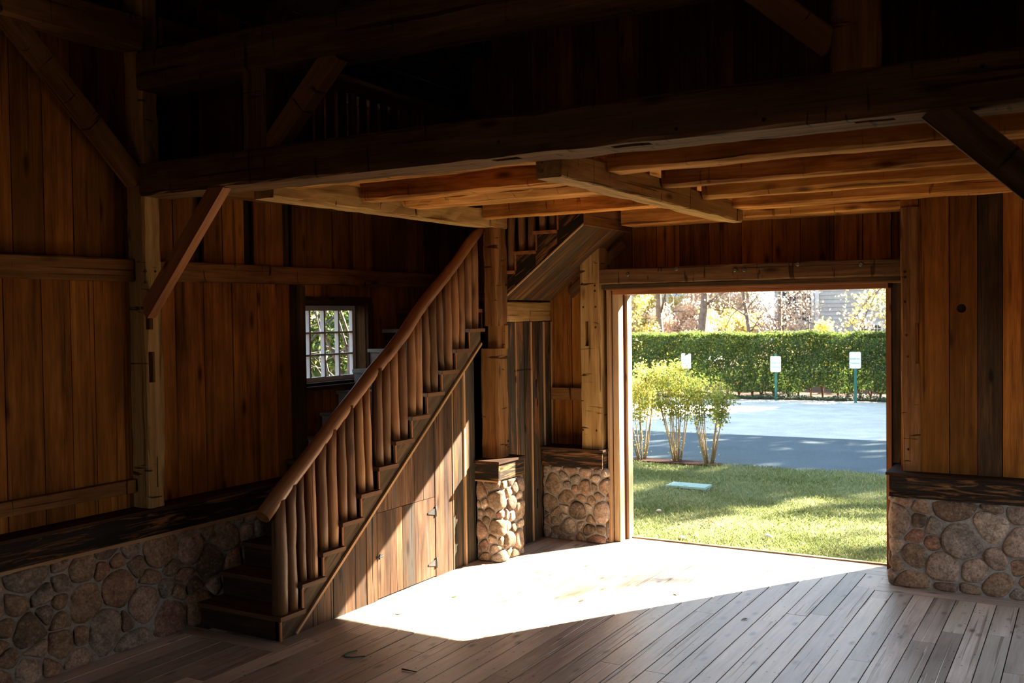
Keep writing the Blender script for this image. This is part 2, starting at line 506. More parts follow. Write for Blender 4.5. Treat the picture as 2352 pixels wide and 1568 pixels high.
def stone_face(path, z0, z1, size, parent, seed, dome=0.035, gap=0.011, mortar_depth=0.3, back=None):
    """path(u) -> (x, y, nx, ny), for u in 0..path.L.  Builds stonework + mortar as two children"""
    rr = random.Random(seed)
    L = path.L
    pts = []
    tries = 0
    while tries < 9000:
        tries += 1
        u, z = rr.uniform(-0.02, L + 0.02), rr.uniform(z0 - 0.02, z1 + 0.02)
        rad = size * rr.choice((0.5, 0.75, 0.9, 1.0, 1.1, 1.2))
        if all((u - q[0]) ** 2 + (z - q[1]) ** 2 > (0.47 * (rad + q[2])) ** 2 for q in pts):
            pts.append((u, z, rad))
    mb = MB()
    for i, (u, z, r) in enumerate(pts):
        poly = [(u - 0.5, z - 0.5), (u + 0.5, z - 0.5), (u + 0.5, z + 0.5), (u - 0.5, z + 0.5)]
        poly = [(max(0, min(L, p[0])), max(z0, min(z1, p[1]))) for p in poly]
        for j, (u2, z2, r2_) in enumerate(pts):
            if i == j: continue
            a, b = u2 - u, z2 - z
            d2 = a * a + b * b
            if d2 > 1.2: continue
            d = math.sqrt(d2)
            t = 0.5 + (r * r - r2_ * r2_) * 0.18 / d2
            t = max(0.3, min(0.7, t))
            a, b = a / d, b / d
            poly = clip(poly, a, b, a * (u + a * d * t) + b * (z + b * d * t) - gap * 0.5)
            if len(poly) < 3: break
        if len(poly) < 3: continue
        area = abs(sum(poly[q][0] * poly[(q + 1) % len(poly)][1] - poly[(q + 1) % len(poly)][0] * poly[q][1] for q in range(len(poly)))) / 2
        if area < 0.0012: continue
        # corner rounding
        for _ in range(2):
            n = len(poly); np_ = []
            cut = 0.19
            for q in range(n):
                p, p2 = poly[q], poly[(q + 1) % n]
                np_.append((p[0] * (1 - cut) + p2[0] * cut, p[1] * (1 - cut) + p2[1] * cut))
                np_.append((p[0] * cut + p2[0] * (1 - cut), p[1] * cut + p2[1] * (1 - cut)))
            poly = np_
        # resample to a fixed count
        n = len(poly); N = 22
        seg = [math.dist(poly[q], poly[(q + 1) % n]) for q in range(n)]
        tot = sum(seg); rs = []
        q, acc = 0, 0.0
        for k in range(N):
            tgt = tot * k / N
            while acc + seg[q] < tgt: acc += seg[q]; q += 1
            f = (tgt - acc) / max(seg[q], 1e-9)
            p, p2 = poly[q], poly[(q + 1) % n]
            rs.append((p[0] + (p2[0] - p[0]) * f, p[1] + (p2[1] - p[1]) * f))
        cu = sum(p[0] for p in rs) / N; cz = sum(p[1] for p in rs) / N
        rad_eff = math.sqrt(area / math.pi)
        hgt = min(dome * rr.uniform(0.75, 1.25), rad_eff * 0.6)
        flat = rr.uniform(0.45, 0.75)
        ph = [rr.uniform(0, 6.28) for _ in range(3)]
        rings = [(1.0, -0.02), (0.985, 0.0 + hgt * 0.25), (0.93, hgt * 0.6), (0.80, hgt * 0.86), (flat, hgt), (flat * 0.45, hgt * 1.04)]
        vs, gs = [], []
        tilt = (rr.uniform(-0.12, 0.12), rr.uniform(-0.12, 0.12))
        for (sc_, hh) in rings:
            for k, p in enumerate(rs):
                wv = 1 + 0.02 * math.sin(k * 6.28 * 2 / N + ph[0]) * (1 - abs(2 * sc_ - 1))
                uu = cu + (p[0] - cu) * sc_ * wv; zz = cz + (p[1] - cz) * sc_ * wv
                h2 = hh + (tilt[0] * (uu - cu) + tilt[1] * (zz - cz)) * (1 if hh > 0 else 0) + (0.003 * math.sin(uu * 40 + ph[1]) + 0.003 * math.sin(zz * 43 + ph[2])) * (hh > hgt * 0.5)
                x, y, nx, ny = path(min(max(uu, 0), L))
                vs.append((x + nx * h2, y + ny * h2, zz)); gs.append((uu, zz, 0))
        x, y, nx, ny = path(min(max(cu, 0), L))
        vs.append((x + nx * hgt * 1.05, y + ny * hgt * 1.05, cz)); gs.append((cu, cz, 0))
        fs = []
        for a_ in range(len(rings) - 1):
            for k in range(N):
                k2 = (k + 1) % N
                fs.append((a_ * N + k, a_ * N + k2, (a_ + 1) * N + k2, (a_ + 1) * N + k))
        b_ = (len(rings) - 1) * N
        for k in range(N): fs.append((b_ + k, b_ + (k + 1) % N, len(vs) - 1))
        mb.add(vs, fs, gs, rr.random(), True)
    st = mb.build('stonework', M_stone, parent)
    fixn = True
    # mortar bed: follows the same path, with a little unevenness
    mm = MB()
    nu = max(2, int(L / 0.04)); nz = max(2, int((z1 - z0) / 0.04))
    vs, gs = [], []
    for i in range(nu + 1):
        u = L * i / nu
        x, y, nx, ny = path(u)
        for j in range(nz + 1):
            z = z0 + (z1 - z0) * j / nz
            h = rr.uniform(-0.004, 0.006) + 0.004
            vs.append((x + nx * h, y + ny * h, z)); gs.append((u, z, 0))
    fs = [(i * (nz + 1) + j, (i + 1) * (nz + 1) + j, (i + 1) * (nz + 1) + j + 1, i * (nz + 1) + j + 1) for i in range(nu) for j in range(nz)]
    mm.add(vs, fs, gs, 0.5, True)
    if back:
        for q in back: mm.box(*q)
    mo = mm.build('mortar', M_mortar, parent)
    return st, mo

class Path:
    """polyline with rounded corners; the facing looks to the right of travel"""
    def __init__(s, pts, r=0.05):
        s.seg = []
        n = len(pts); P = [Vector((p[0], p[1])) for p in pts]
        cur = P[0]
        for i in range(1, n):
            d = (P[i] - P[i - 1]).normalized()
            if i < n - 1:
                d2 = (P[i + 1] - P[i]).normalized()
                e = P[i] - d * r
                s.seg.append(('l', cur, e, d))
                s.seg.append(('a', e, P[i] + d2 * r, d, d2, r))
                cur = P[i] + d2 * r
            else:
                s.seg.append(('l', cur, P[i], d))
        s.len = [(q[2] - q[1]).length if q[0] == 'l' else math.pi / 2 * q[5] for q in s.seg]
        s.L = sum(s.len)
    def __call__(s, u):
        for q, l in zip(s.seg, s.len):
            if u <= l or q is s.seg[-1]:
                f = u / l
                if q[0] == 'l':
                    p = q[1].lerp(q[2], f); nrm = Vector((q[3].y, -q[3].x))
                else:
                    d, d2, r = q[3], q[4], q[5]
                    c = q[1] + d2 * r
                    n1 = Vector((d.y, -d.x)); n2 = Vector((d2.y, -d2.x))
                    # the turn is outward (convex): centre lies away from the normals
                    a = f * math.pi / 2
                    nrm = n1 * math.cos(a) + n2 * math.sin(a)
                    p = c + nrm * r if (n1.dot(q[1] - c) > 0) else q[1].lerp(q[2], f)
                return p.x, p.y, nrm.x, nrm.y
            u -= l

# ================================================================== SETTING
# floor: planks running towards the door wall, cross boards along the walls
f = MB()
GAP = 0.008
def plank_run(x0, x1, y0, y1, zt=0.0):
    y = y0 - RND.uniform(0, 2.2)
    while y < y1:
        L = RND.uniform(1.6, 3.8)
        a, b = max(y, y0), min(y + L, y1)
        if b - a > 0.05:
            f.box(x0 + GAP / 2, x1 - GAP / 2, a + 0.002, b - 0.002, zt - 0.035, zt - RND.uniform(0, 0.002), 1)
        y += L
x = -5.70
while x < 0.49:
    wd = RND.choice((0.145, 0.155, 0.16, 0.165, 0.175))
    top = 9.06 if x < -1.62 else 8.55
    plank_run(x, x + wd, 5.20 if x + wd < -4.88 else -3.2, top)
    if x + wd < -4.88: plank_run(x, x + wd, -3.2, 5.05)
    x += wd
f.box(-5.86, -5.705, -3.2, 1.4, -0.035, 0, 1); f.box(-5.86, -5.705, 1.405, 5.05, -0.035, 0, 1)
f.box(-5.86, -4.885, 5.054, 5.196, -0.035, 0.0, 0)
for a, b in ((9.065, 9.185), (9.19, 9.31), (9.315, 9.43)):
    f.box(-4.95, -3.1 + (a - 9) * 3, a, b, -0.035, -0.001, 0); f.box(-3.095 + (a - 9) * 3, -1.5, a, b, -0.035, -0.001, 0)
f.box(-1.62, 0.49, 8.556, 8.80, -0.035, -0.001, 0)
f.box(-1.62, -1.45, 8.80, 9.06, -0.035, -0.001, 0)
flo = struct(f.build('floor', W['floor']), 'worn reclaimed plank floor with cross boards along the walls', 'floor')
f = MB(); f.box(-6.3, 0.5, -3.3, 9.44, -0.16, -0.037)
fs_ = f.build('subfloor', M_under, flo)

# left wall: upright boards, an upper and a lower course, and the outer sheathing around the window
wl = MB()
XW = -6.03
def vboard(y0, y1, z0, z1, dx=None):
    d = RND.uniform(-0.004, 0.004) if dx is None else dx
    wl.box(XW - 0.025 + d, XW + d, y0 + 0.003, y1 - 0.003, z0, z1, 2)
ys = [-3.2]
while ys[-1] < 3.5: ys.append(ys[-1] + RND.choice((0.21, 0.24, 0.26, 0.28)))
ys = [q for q in ys if q < 3.75] + [3.861, 4.127, 4.342, 4.527, 4.80, 5.0, 5.237, 5.524, 5.821, 6.099, 6.319, 6.49, 6.64]
for a, b in zip(ys, ys[1:]): vboard(a, b, 0.9, 2.68)
for a, b in ((6.64, 6.9), (6.9, 7.2), (7.2, 7.53)):
    vboard(a, b, 0.9, 1.70); vboard(a, b, 2.44, 2.68)
ys = [7.53, 7.75, 8.0, 8.26, 8.5, 8.77, 9.0, 9.3]
for a, b in zip(ys, ys[1:]): vboard(a, b, 0.9, 2.68)
ys = [-3.2]
while ys[-1] < 3.5: ys.append(ys[-1] + RND.choice((0.22, 0.25, 0.27)))
ys = [q for q in ys if q < 3.8] + [3.94, 4.167, 4.385, 4.60, 4.80, 5.0]
for a, b in zip(ys, ys[1:]): vboard(a, b, 2.685, 4.75)
ys = [5.0, 5.237, 5.437]
for a, b in zip(ys, ys[1:]): vboard(a, b, 2.685, 4.75)
for a, b in ((5.533, 5.728), (5.728, 5.965), (6.073, 6.204), (6.204, 6.423), (6.542, 6.725), (6.725, 7.065), (7.065, 7.357), (7.357, 7.652), (7.652, 7.95), (7.95, 8.2), (8.2, 8.5), (8.5, 8.75), (8.75, 9.0), (9.0, 9.3)):
    vboard(a, b, 2.685, 4.75)
wall_left = struct(wl.build('wall_left', W['wall']), 'brown upright board wall behind the stone knee wall', 'wall')
wo = MB()
wo.box(-6.26, -6.20, -3.3, 6.62, 0.0, 4.8); wo.box(-6.26, -6.20, 7.56, 9.7, 0.0, 4.8)
wo.box(-6.26, -6.20, 6.62, 7.56, 0.0, 1.70); wo.box(-6.26, -6.20, 6.62, 7.56, 2.44, 4.8)
wo.build('sheathing', W['roof'], wall_left)
ws = MB()   # dark strips between the upper boards
for a, b in ((5.437, 5.533), (5.965, 6.073), (6.423, 6.542)): ws.box(-6.10, -6.075, a, b, 2.685, 4.75, 2)
ws.build('recessed_board', W['wallw'], wall_left)

# back wall
wb = MB()
def bboard(x0, x1, z0, z1, y=9.30, m=None):
    d = RND.uniform(-0.004, 0.004)
    (m or wb).box(x0 + 0.003, x1 - 0.003, y + d, y + 0.025 + d, z0, z1, 2)
xs = [-6.2, -5.9, -5.65, -5.4, -5.15, -4.93, -4.72, -4.5, -4.28, -4.025, -3.762, -3.52, -3.22, -2.90, -2.609, -2.343, -2.041, -1.794, -1.55, -1.41]
for a, b in zip(xs, xs[1:]):
    if b <= -4.27: bboard(a, b, 0.0, 3.18)
    else: bboard(a, b, 2.55, 3.18)
xs = [-1.41, -1.265, -1.031, -0.818, -0.637, -0.40]
while xs[-1] < 0.3: xs.append(xs[-1] + RND.choice((0.22, 0.25, 0.27)))
grey_b = MB()
for a, b in zip(xs, xs[1:]):
    if a == -0.818: bboard(a, b, 0.955, 3.36, 8.88, grey_b)
    elif a == -1.031: pass
    else: bboard(a, b, 0.955, 3.36, 8.88)
xs = [-6.2]
while xs[-1] < 0.3: xs.append(xs[-1] + RND.choice((0.22, 0.25, 0.27)))
for a, b in zip(xs, xs[1:]): bboard(a, b, 3.45, 4.52 + 1.082 * (min(a + 6.5, 0.8 - b)), 9.32)
wall_back = struct(wb.build('wall_back', W['wall']), 'brown upright board wall around the barn doorway', 'wall')
grey_b.build('weathered_board', W['wallw'], wall_back)['label'] = 'dark weathered grey board'
kb = MB()
bboard(-1.031, -0.818, 0.955, 3.36, 8.88, kb)
ko = kb.build('knotty_board', W['wall'], wall_back)
cm = MB(); cm.log([(-0.939, 8.85, 2.316), (-0.939, 8.93, 2.316)], [0.036, 0.036], 14)
carve(ko, [cm])
wo = MB()
wo.box(-6.26, -4.18, 9.37, 9.44, -0.1, 3.5); wo.box(-1.56, 0.56, 9.37, 9.44, -0.1, 3.5); wo.box(-4.18, -1.56, 9.37, 9.44, 2.56, 3.5)
wo.box(-1.2, 0.56, 8.93, 8.99, 0.8, 3.45)
wo.prism([(-6.26, 3.45), (0.56, 3.45), (0.56, 4.81), (-2.85, 8.50), (-6.26, 4.81)], 1, 9.38, 9.44)
wo.build('sheathing', W['roof'], wall_back)

# right wall with a second barn doorway, front wall with an unseen opening added for fill light
OY0, OY1, OZ = 5.35, 8.2, 2.3
wr = MB()
wr.box(0.50, 0.56, -3.3, OY0, 0, 4.8); wr.box(0.50, 0.56, OY1, 9.4, 0, 4.8); wr.box(0.50, 0.56, OY0, OY1, OZ, 4.8)
struct(wr.build('wall_right', W['wall']), 'board wall on the right side of the barn with a doorway', 'wall')
wf = MB()
wf.prism([(-6.26, 2.6), (0.56, 2.6), (0.56, 4.81), (-2.85, 8.50), (-6.26, 4.81)], 1, -3.36, -3.3)
wf.box(-6.26, -3.7, -3.36, -3.3, 0, 2.6); wf.box(-1.0, 0.56, -3.36, -3.3, 0, 2.6)
struct(wf.build('wall_front', W['wall']), 'board gable wall behind the viewer with an opening added for light', 'wall')
rf = MB()
for s_, xa in ((1, -6.5), (-1, 0.8)):
    n = 26
    for i in range(n):
        t0, t1 = i / n, (i + 1) / n - 0.002
        p = lambda t: (xa + ((-2.85) - xa) * t, 4.55 + 3.95 * t)
        (xA, zA), (xB, zB) = p(t0), p(t1)
        rf.prism([(xA, zA), (xB, zB), (xB, zB + 0.06), (xA, zA + 0.06)], 1, -3.4, 9.5, (0, 1, 0))
roof = struct(rf.build('roof', W['roof']), 'dark board roof above the rafters', 'roof')

# loft floor seen from below between the joists
cl = MB()
x = -4.90
while x < 0.4:
    cl.box(x, x + 0.215, 4.95, 9.29 if x > -4.1 else 8.22, 3.425, 3.455, 1); x += 0.22
for x in (-6.02, -5.80, -5.58, -5.36, -5.14): cl.box(x, x + 0.215, 5.0, 7.05, 3.425, 3.455, 1)
ceil = struct(cl.build('ceiling', W['joist']), 'loft floor boards lying on the joists', 'ceiling')

# ------------------------------------------------------------------ stone knee walls
def fascia(parent, boxes_cap, boxes_fascia, boxes_trim):
    if boxes_cap:
        m = MB(); [m.box(*q) for q in boxes_cap]; m.build('cap_board', W['riser'], parent)
    m = MB(); [m.box(*q) for q in boxes_fascia]; m.build('fascia_board', W['black'], parent)['label'] = 'black stained fascia board worn to brown'
    if boxes_trim:
        m = MB(); [m.box(*q) for q in boxes_trim]; m.build('trim_strip', W['trim'], parent)

kw = thing('stone_knee_wall', 'long fieldstone knee wall with black fascia along the left board wall', 'stone wall', (-5.9, 4, 0))
stone_face(Path([(-5.86, 1.5), (-5.86, 7.6)]), 0.0, 0.745, 0.235, kw, 11, dome=0.034, gap=0.010, back=[(-6.0, -5.875, -3.2, 9.2, 0, 0.74)])
fascia(kw, [(-6.03, -5.825, -3.2, 9.25, 0.93, 0.952)], [(-5.88, -5.84, -3.2, 9.2, 0.762, 0.93)], [(-5.88, -5.835, -3.2, 9.2, 0.735, 0.760)])

kr = thing('stone_knee_wall', 'fieldstone knee wall with black fascia right of the barn doorway', 'stone wall', (1, 8.9, 0))
stone_face(Path([(-1.475, 9.29), (-1.475, 8.785), (0.47, 8.785)], 0.06), 0.0, 0.745, 0.245, kr, 23, dome=0.03, gap=0.007, back=[(-1.43, 0.49, 8.83, 9.3, 0.0, 0.74)])
fascia(kr, [(-1.51, 0.49, 8.745, 8.885, 0.932, 0.955), (-1.51, -1.2, 8.885, 9.27, 0.932, 0.955)], [(-1.485, 0.49, 8.765, 8.80, 0.752, 0.931), (-1.485, -1.45, 8.80, 9.28, 0.752, 0.931)], None)

pl = thing('stone_pier', 'fieldstone pier with black cap under the post left of the barn doorway', 'stone pier', (-4.6, 9.1, 0))
stone_face(Path([(-4.94, 9.06), (-4.262, 9.06), (-4.262, 9.29)], 0.05), 0.0, 0.755, 0.17, pl, 31, dome=0.034, gap=0.012, back=[(-4.94, -4.31, 9.10, 9.29, 0, 0.75)])
fascia(pl, [(-4.945, -4.235, 9.0, 9.29, 0.928, 0.95)], [(-4.94, -4.255, 9.025, 9.06, 0.758, 0.927), (-4.29, -4.255, 9.06, 9.29, 0.758, 0.927)], None)

pp = thing('stone_pier', 'sunlit fieldstone pier with black cap at the foot of the stair post', 'stone pier', (-4.92, 8.1, 0))
stone_face(Path([(-5.04, 7.925), (-4.815, 7.925), (-4.80, 8.36)], 0.05), 0.0, 0.755, 0.17, pp, 47, dome=0.045, gap=0.010, back=[(-5.04, -4.86, 7.97, 8.36, 0, 0.75)])
fascia(pp, [(-5.06, -4.765, 7.87, 8.385, 0.928, 0.95)], [(-5.05, -4.785, 7.895, 7.925, 0.768, 0.927), (-4.815, -4.785, 7.925, 8.37, 0.768, 0.927)], [(-5.05, -4.783, 7.893, 7.925, 0.752, 0.766)])

# ------------------------------------------------------------------ posts and beams
def timber(name, label, cat, p0, p1, w_, h_, mat, upv=(0, 0, 1), amp=0.008, ch=0.018, seed=1, group=None, rnd=0.5):
    m = MB(); m.hewn(p0, p1, w_, h_, upv, amp, ch, seed=seed, rnd=rnd)
    o = m.build(name, mat)
    fixnormals(o)
    return tag(o, label, cat, group)

# main tie beam across the picture
main = timber('tie_beam', 'long dark hewn main beam carrying the loft joists, full width of the view', 'beam', (-5.87, 4.96, 3.305), (0.49, 4.96, 3.305), 0.32, 0.23, W['beamd'], amp=0.007, ch=0.016, seed=3)
carve(main, [cutbox(-2.97, -2.80, 4.86, 4.93, 3.15, 3.27), cutbox(-2.22, -2.0, 4.85, 4.91, 3.15, 3.27), cutbox(-0.98, -0.80, 4.88, 4.94, 3.15, 3.27),
             cutpeg((-2.88, 4.8, 3.28), (0, 1, 0)), cutpeg((-1.38, 4.8, 3.235), (0, 1, 0), 0.013), cutpeg((-0.42, 4.8, 3.36), (0, 1, 0), 0.013), cutpeg((-1.83, 4.8, 3.24), (0, 1, 0)), cutpeg((-5.3, 4.8, 3.25), (0, 1, 0))])
m = MB(); m.box(-5.65, -2.2, 4.93, 5.12, 3.421, 3.45, 0); m.box(-2.195, 0.49, 4.93, 5.12, 3.421, 3.45, 0)
m.build('top_board', W['beamd'], main)

m = MB(); m.hewn((-4.86, 5.23, 3.30), (-2.835, 5.23, 3.30), 0.22, 0.18, seed=5, rnd=0.5)
tag(m.build('ledger_beam', W['joist']), 'hewn ledger joist hugging the back of the main beam, between the two summer beams', 'joist')

t2 = timber('tie_beam', 'dark upper tie beam running above the main beam at the top of the view', 'beam', (-5.87, 4.95, 4.075), (0.49, 4.95, 4.075), 0.30, 0.27, W['beamd'], amp=0.006, seed=7)

post = timber('timber_post', 'tall hewn post with two open mortises standing on the left knee wall', 'post', (-5.948, 4.90, 0.953), (-5.948, 4.90, 4.72), 0.19, 0.156, W['beamg'], (0, 1, 0), amp=0.008, seed=9)
carve(post, [cutbox(-5.93, -5.80, 4.835, 4.885, 2.24, 2.375), cutbox(-5.93, -5.80, 4.84, 4.895, 1.86, 2.08),
             cutpeg((-5.87, 4.835, 2.66), (-1, 0, 0)), cutpeg((-5.87, 4.915, 2.66), (-1, 0, 0)), cutpeg((-5.87, 4.835, 2.58), (-1, 0, 0)),
             cutbox(-5.90, -5.80, 4.78, 4.85, 1.22, 1.235), cutbox(-5.9, -5.8, 4.89, 4.90, 1.1, 1.32)])
plate = timber('wall_plate', 'heavy hewn wall plate under the roof at the upper left', 'beam', (-5.90, -3.2, 4.33), (-5.90, 4.795, 4.33), 0.22, 0.24, W['beam'], amp=0.008, seed=11)
b = MB(); b.obox((-5.90, 3.78, 4.30), (-5.90, 4.80, 3.30), 0.09, 0.13, (0, 1, 1), 0.4)
tag(b.build('diagonal_brace', W['beam']), 'diagonal brace from the left wall plate down to the tall mortised post', 'brace')
b = MB(); b.obox((-5.88, 4.86, 2.36), (-5.10, 4.86, 3.23), 0.075, 0.115, (-1, 0, 1), 0.6)
tag(b.build('diagonal_brace', W['brace']), 'red-brown knee brace between the mortised post and the main beam', 'brace')
b = MB(); b.obox((-4.66, 4.88, 3.42), (-4.10, 4.88, 3.96), 0.09, 0.14, (-1, 0, 1), 0.4)
tag(b.build('diagonal_brace', W['beam']), 'short diagonal brace beside the short strut between the two tie beams', 'brace')
timber('timber_strut', 'short upright strut between the two tie beams at the left', 'post', (-4.765, 4.92, 3.42), (-4.765, 4.92, 3.95), 0.205, 0.20, W['beamd'], (0, 1, 0), seed=13)
timber('timber_strut', 'stout upright strut rising from the main beam at the upper right', 'post', (-0.955, 4.93, 3.42), (-0.955, 4.93, 3.96), 0.23, 0.25, W['beam'], (0, 1, 0), seed=15)
b = MB(); b.obox((-1.07, 4.87, 3.555), (-1.56, 4.87, 3.99), 0.09, 0.13, (1, 0, 1), 0.4)
tag(b.build('diagonal_brace', W['beam']), 'diagonal brace meeting the stout strut at the upper right', 'brace')
rpost = timber('timber_post', 'hewn post at the right end of the main beam carrying its knee brace', 'post', (0.38, 4.96, 0.0), (0.38, 4.96, 3.185), 0.22, 0.22, W['beamd'], (0, 1, 0), seed=16)
b = MB(); b.obox((-0.62, 4.87, 3.22), (0.27, 4.87, 2.36), 0.11, 0.15, (1, 0, 1), 0.3)
tag(b.build('diagonal_brace', W['beamd']), 'dark knee brace under the main beam at the right edge of the view', 'brace')

timber('wall_girt', 'horizontal girt on the left wall, on the near side of the mortised post', 'beam', (-5.985, -3.2, 2.675), (-5.985, 4.80, 2.665), 0.09, 0.16, W['beam'], amp=0.004, ch=0.008, seed=17)
timber('wall_girt', 'horizontal girt on the left wall running above the small window', 'beam', (-5.985, 5.0, 2.67), (-5.985, 9.28, 2.685), 0.09, 0.15, W['beam'], amp=0.006, ch=0.01, seed=18)
timber('wall_rail', 'low rail board on the left wall just above the stone knee wall', 'beam', (-5.995, -3.2, 1.115), (-5.995, 4.795, 1.115), 0.06, 0.095, W['beam'], amp=0.002, ch=0.005, seed=19)
m = MB(); m.box(-6.026, -5.95, 6.495, 6.60, 0.955, 2.59, 2)
tag(m.build('wall_stud', W['wallw']), 'dark upright stud just left of the small window', 'post')

timber('wall_ledger', 'hewn ledger high on the left wall carrying the loft floor over the stair', 'beam', (-5.95, 5.0, 3.35), (-5.95, 7.05, 3.35), 0.15, 0.145, W['beam'], amp=0.005, ch=0.01, seed=20)
# summer beams
sl = timber('summer_beam', 'rough hewn summer beam running from the main beam to the stair post', 'beam', (-4.98, 5.125, 3.225), (-4.965, 8.26, 3.225), 0.19, 0.17, W['beamg'], amp=0.010, ch=0.014, seed=21)
sm = timber('summer_beam', 'pale hewn summer beam with a free cut end in the middle of the joists', 'beam', (-2.735, 5.125, 3.185), (-2.76, 8.62, 3.185), 0.175, 0.17, W['beamg'], amp=0.008, ch=0.014, seed=23)
carve(sm, [cutbox(-2.69, -2.6, 7.28, 7.295, 3.05, 3.4), cutbox(-2.68, -2.6, 5.55, 5.556, 3.05, 3.4)])

# joists
JG = 'loft joists'
def joist(label, x0, x1, y0, y1, z0, z1, seed, ch=0.02, amp=0.006):
    m = MB(); m.hewn((x0, (y0 + y1) / 2, (z0 + z1) / 2), (x1, (y0 + y1) / 2, (z0 + z1) / 2), y1 - y0, z1 - z0, amp=amp, ch=ch, seed=seed, rnd=random.Random(seed).random())
    o = m.build('floor_joist', W['joist']); fixnormals(o)
    return tag(o, label, 'joist', JG)
joist('first loft joist behind the main beam, in the right-hand bay', -2.64, 0.49, 5.72, 5.94, 3.20, 3.42, 31)
joist('second loft joist behind the main beam, in the right-hand bay, marked by beetle tracks', -2.65, 0.49, 6.65, 6.80, 3.20, 3.42, 32)
joist('third loft joist behind the main beam, in the right-hand bay, with a barky face', -2.655, 0.49, 7.50, 7.66, 3.20, 3.42, 33, 0.03)
joist('fourth loft joist behind the main beam, in the right-hand bay nearest the doorway wall', -2.665, 0.49, 8.30, 8.60, 3.20, 3.42, 34, 0.012, 0.005)
joist('first loft joist between the two summer beams, behind the ledger', -4.87, -2.84, 6.04, 6.22, 3.20, 3.42, 35)
joist('second loft joist between the two summer beams, a rounded log-like one', -4.86, -2.84, 6.54, 6.90, 3.20, 3.42, 36, 0.05)
joist('third loft joist between the two summer beams, just in front of the upper stair flight', -4.855, -2.85, 7.79, 7.95, 3.20, 3.42, 37, 0.012, 0.004)
joist('last loft joist against the doorway wall, passing over the doorway', -3.98, -1.30, 8.93, 9.27, 3.17, 3.42, 38, 0.012, 0.006)

# doorway frame posts and lintel
dp = timber('timber_post', 'hewn post with a long mortise standing on the stone pier left of the doorway', 'post', (-4.39, 9.17, 0.951), (-4.39, 9.17, 3.165), 0.225, 0.235, W['beamg'], (0, 1, 0), amp=0.006, seed=41)
carve(dp, [cutbox(-4.44, -4.40, 9.0, 9.12, 1.99, 2.24)] + [cutpeg((x, 9.05, z), (0, 1, 0), 0.012) for x, z in ((-4.47, 2.62), (-4.33, 2.60), (-4.33, 2.545), (-4.46, 2.385), (-4.325, 2.385), (-4.325, 2.18), (-4.48, 1.14), (-4.33, 1.14))])
rp_ = timber('timber_post', 'hewn post right of the doorway with peg holes, standing on the knee wall', 'post', (-1.33, 8.965, 0.956), (-1.33, 8.965, 3.165), 0.155, 0.20, W['beam'], (0, 1, 0), amp=0.007, seed=43)
carve(rp_, [cutpeg((x, 8.865, z), (0, 1, 0), 0.012) for x, z in ((-1.37, 2.63), (-1.37, 2.585), (-1.37, 2.38), (-1.36, 2.10), (-1.35, 1.92), (-1.35, 1.14))] + [cutbox(-1.29, -1.2, 8.8, 8.92, 1.86, 2.2)])
lt = timber('door_lintel_beam', 'dark hewn lintel beam with steel bolt heads over the doorway', 'beam', (-4.245, 9.08, 2.678), (-1.415, 9.08, 2.678), 0.20, 0.155, W['beamd'], amp=0.005, ch=0.012, seed=45)
for x, z in ((-3.936, 2.693), (-3.434, 2.732), (-2.863, 2.70), (-2.777, 2.698), (-2.286, 2.732), (-1.746, 2.71)):
    m = MB(); m.log([(x, 8.996, z), (x, 8.978, z), (x, 8.970, z)], [0.021, 0.021, 0.014], 12)
    m.build('bolt_head', M_bolt, lt)

# doorway reveal
d1 = thing('door_1', 'open barn doorway with pale board jambs and a low threshold', 'doorway', (-2.85, 9.35, 0))
d1['kind'] = 'structure'
m = MB()
m.box(-4.21, -4.145, 9.21, 9.325, 0.0, 2.55, 2); m.build('jamb_board', W['jamb'], d1)
m = MB(); m.box(-4.20, -4.141, 9.327, 9.362, 0.0, 2.55, 2); m.build('jamb_stop', W['red'], d1)
m = MB(); m.box(-4.18, -4.115, 9.365, 9.47, -0.05, 2.50, 2); m.build('outer_jamb', W['jamb'], d1)
m = MB(); m.box(-4.24, -4.215, 9.135, 9.205, 0.0, 2.55, 2); m.build('jamb_trim', W['trim'], d1)
m = MB(); m.box(-4.27, -4.215, 9.296, 9.32, 0.0, 2.59, 2); m.build('backing_board', W['wallw'], d1)
m = MB(); m.box(-1.60, -1.555, 9.31, 9.47, -0.05, 2.55, 2); m.build('outer_jamb', W['brace'], d1)
m = MB(); m.box(-1.555, -1.44, 9.32, 9.36, 0.955, 2.56, 2); m.build('backing_board', W['wallw'], d1)
m = MB(); m.box(-4.20, -1.56, 9.19, 9.47, 2.505, 2.545, 0); m.build('head_board', W['brace'], d1)
m = MB(); m.box(-4.24, -1.43, 9.02, 9.185, 2.562, 2.598, 0); m.build('head_trim', W['wallw'], d1)
m = MB(); m.box(-4.24, -1.43, 9.10, 9.30, 2.548, 2.56, 0); m.build('head_stop', W['brace'], d1)
m = MB(); m.box(-4.15, -2.95, 9.435, 9.475, -0.15, 0.012, 0); m.box(-2.945, -1.5, 9.435, 9.475, -0.15, 0.012, 0); m.build('threshold', W['jamb'], d1)

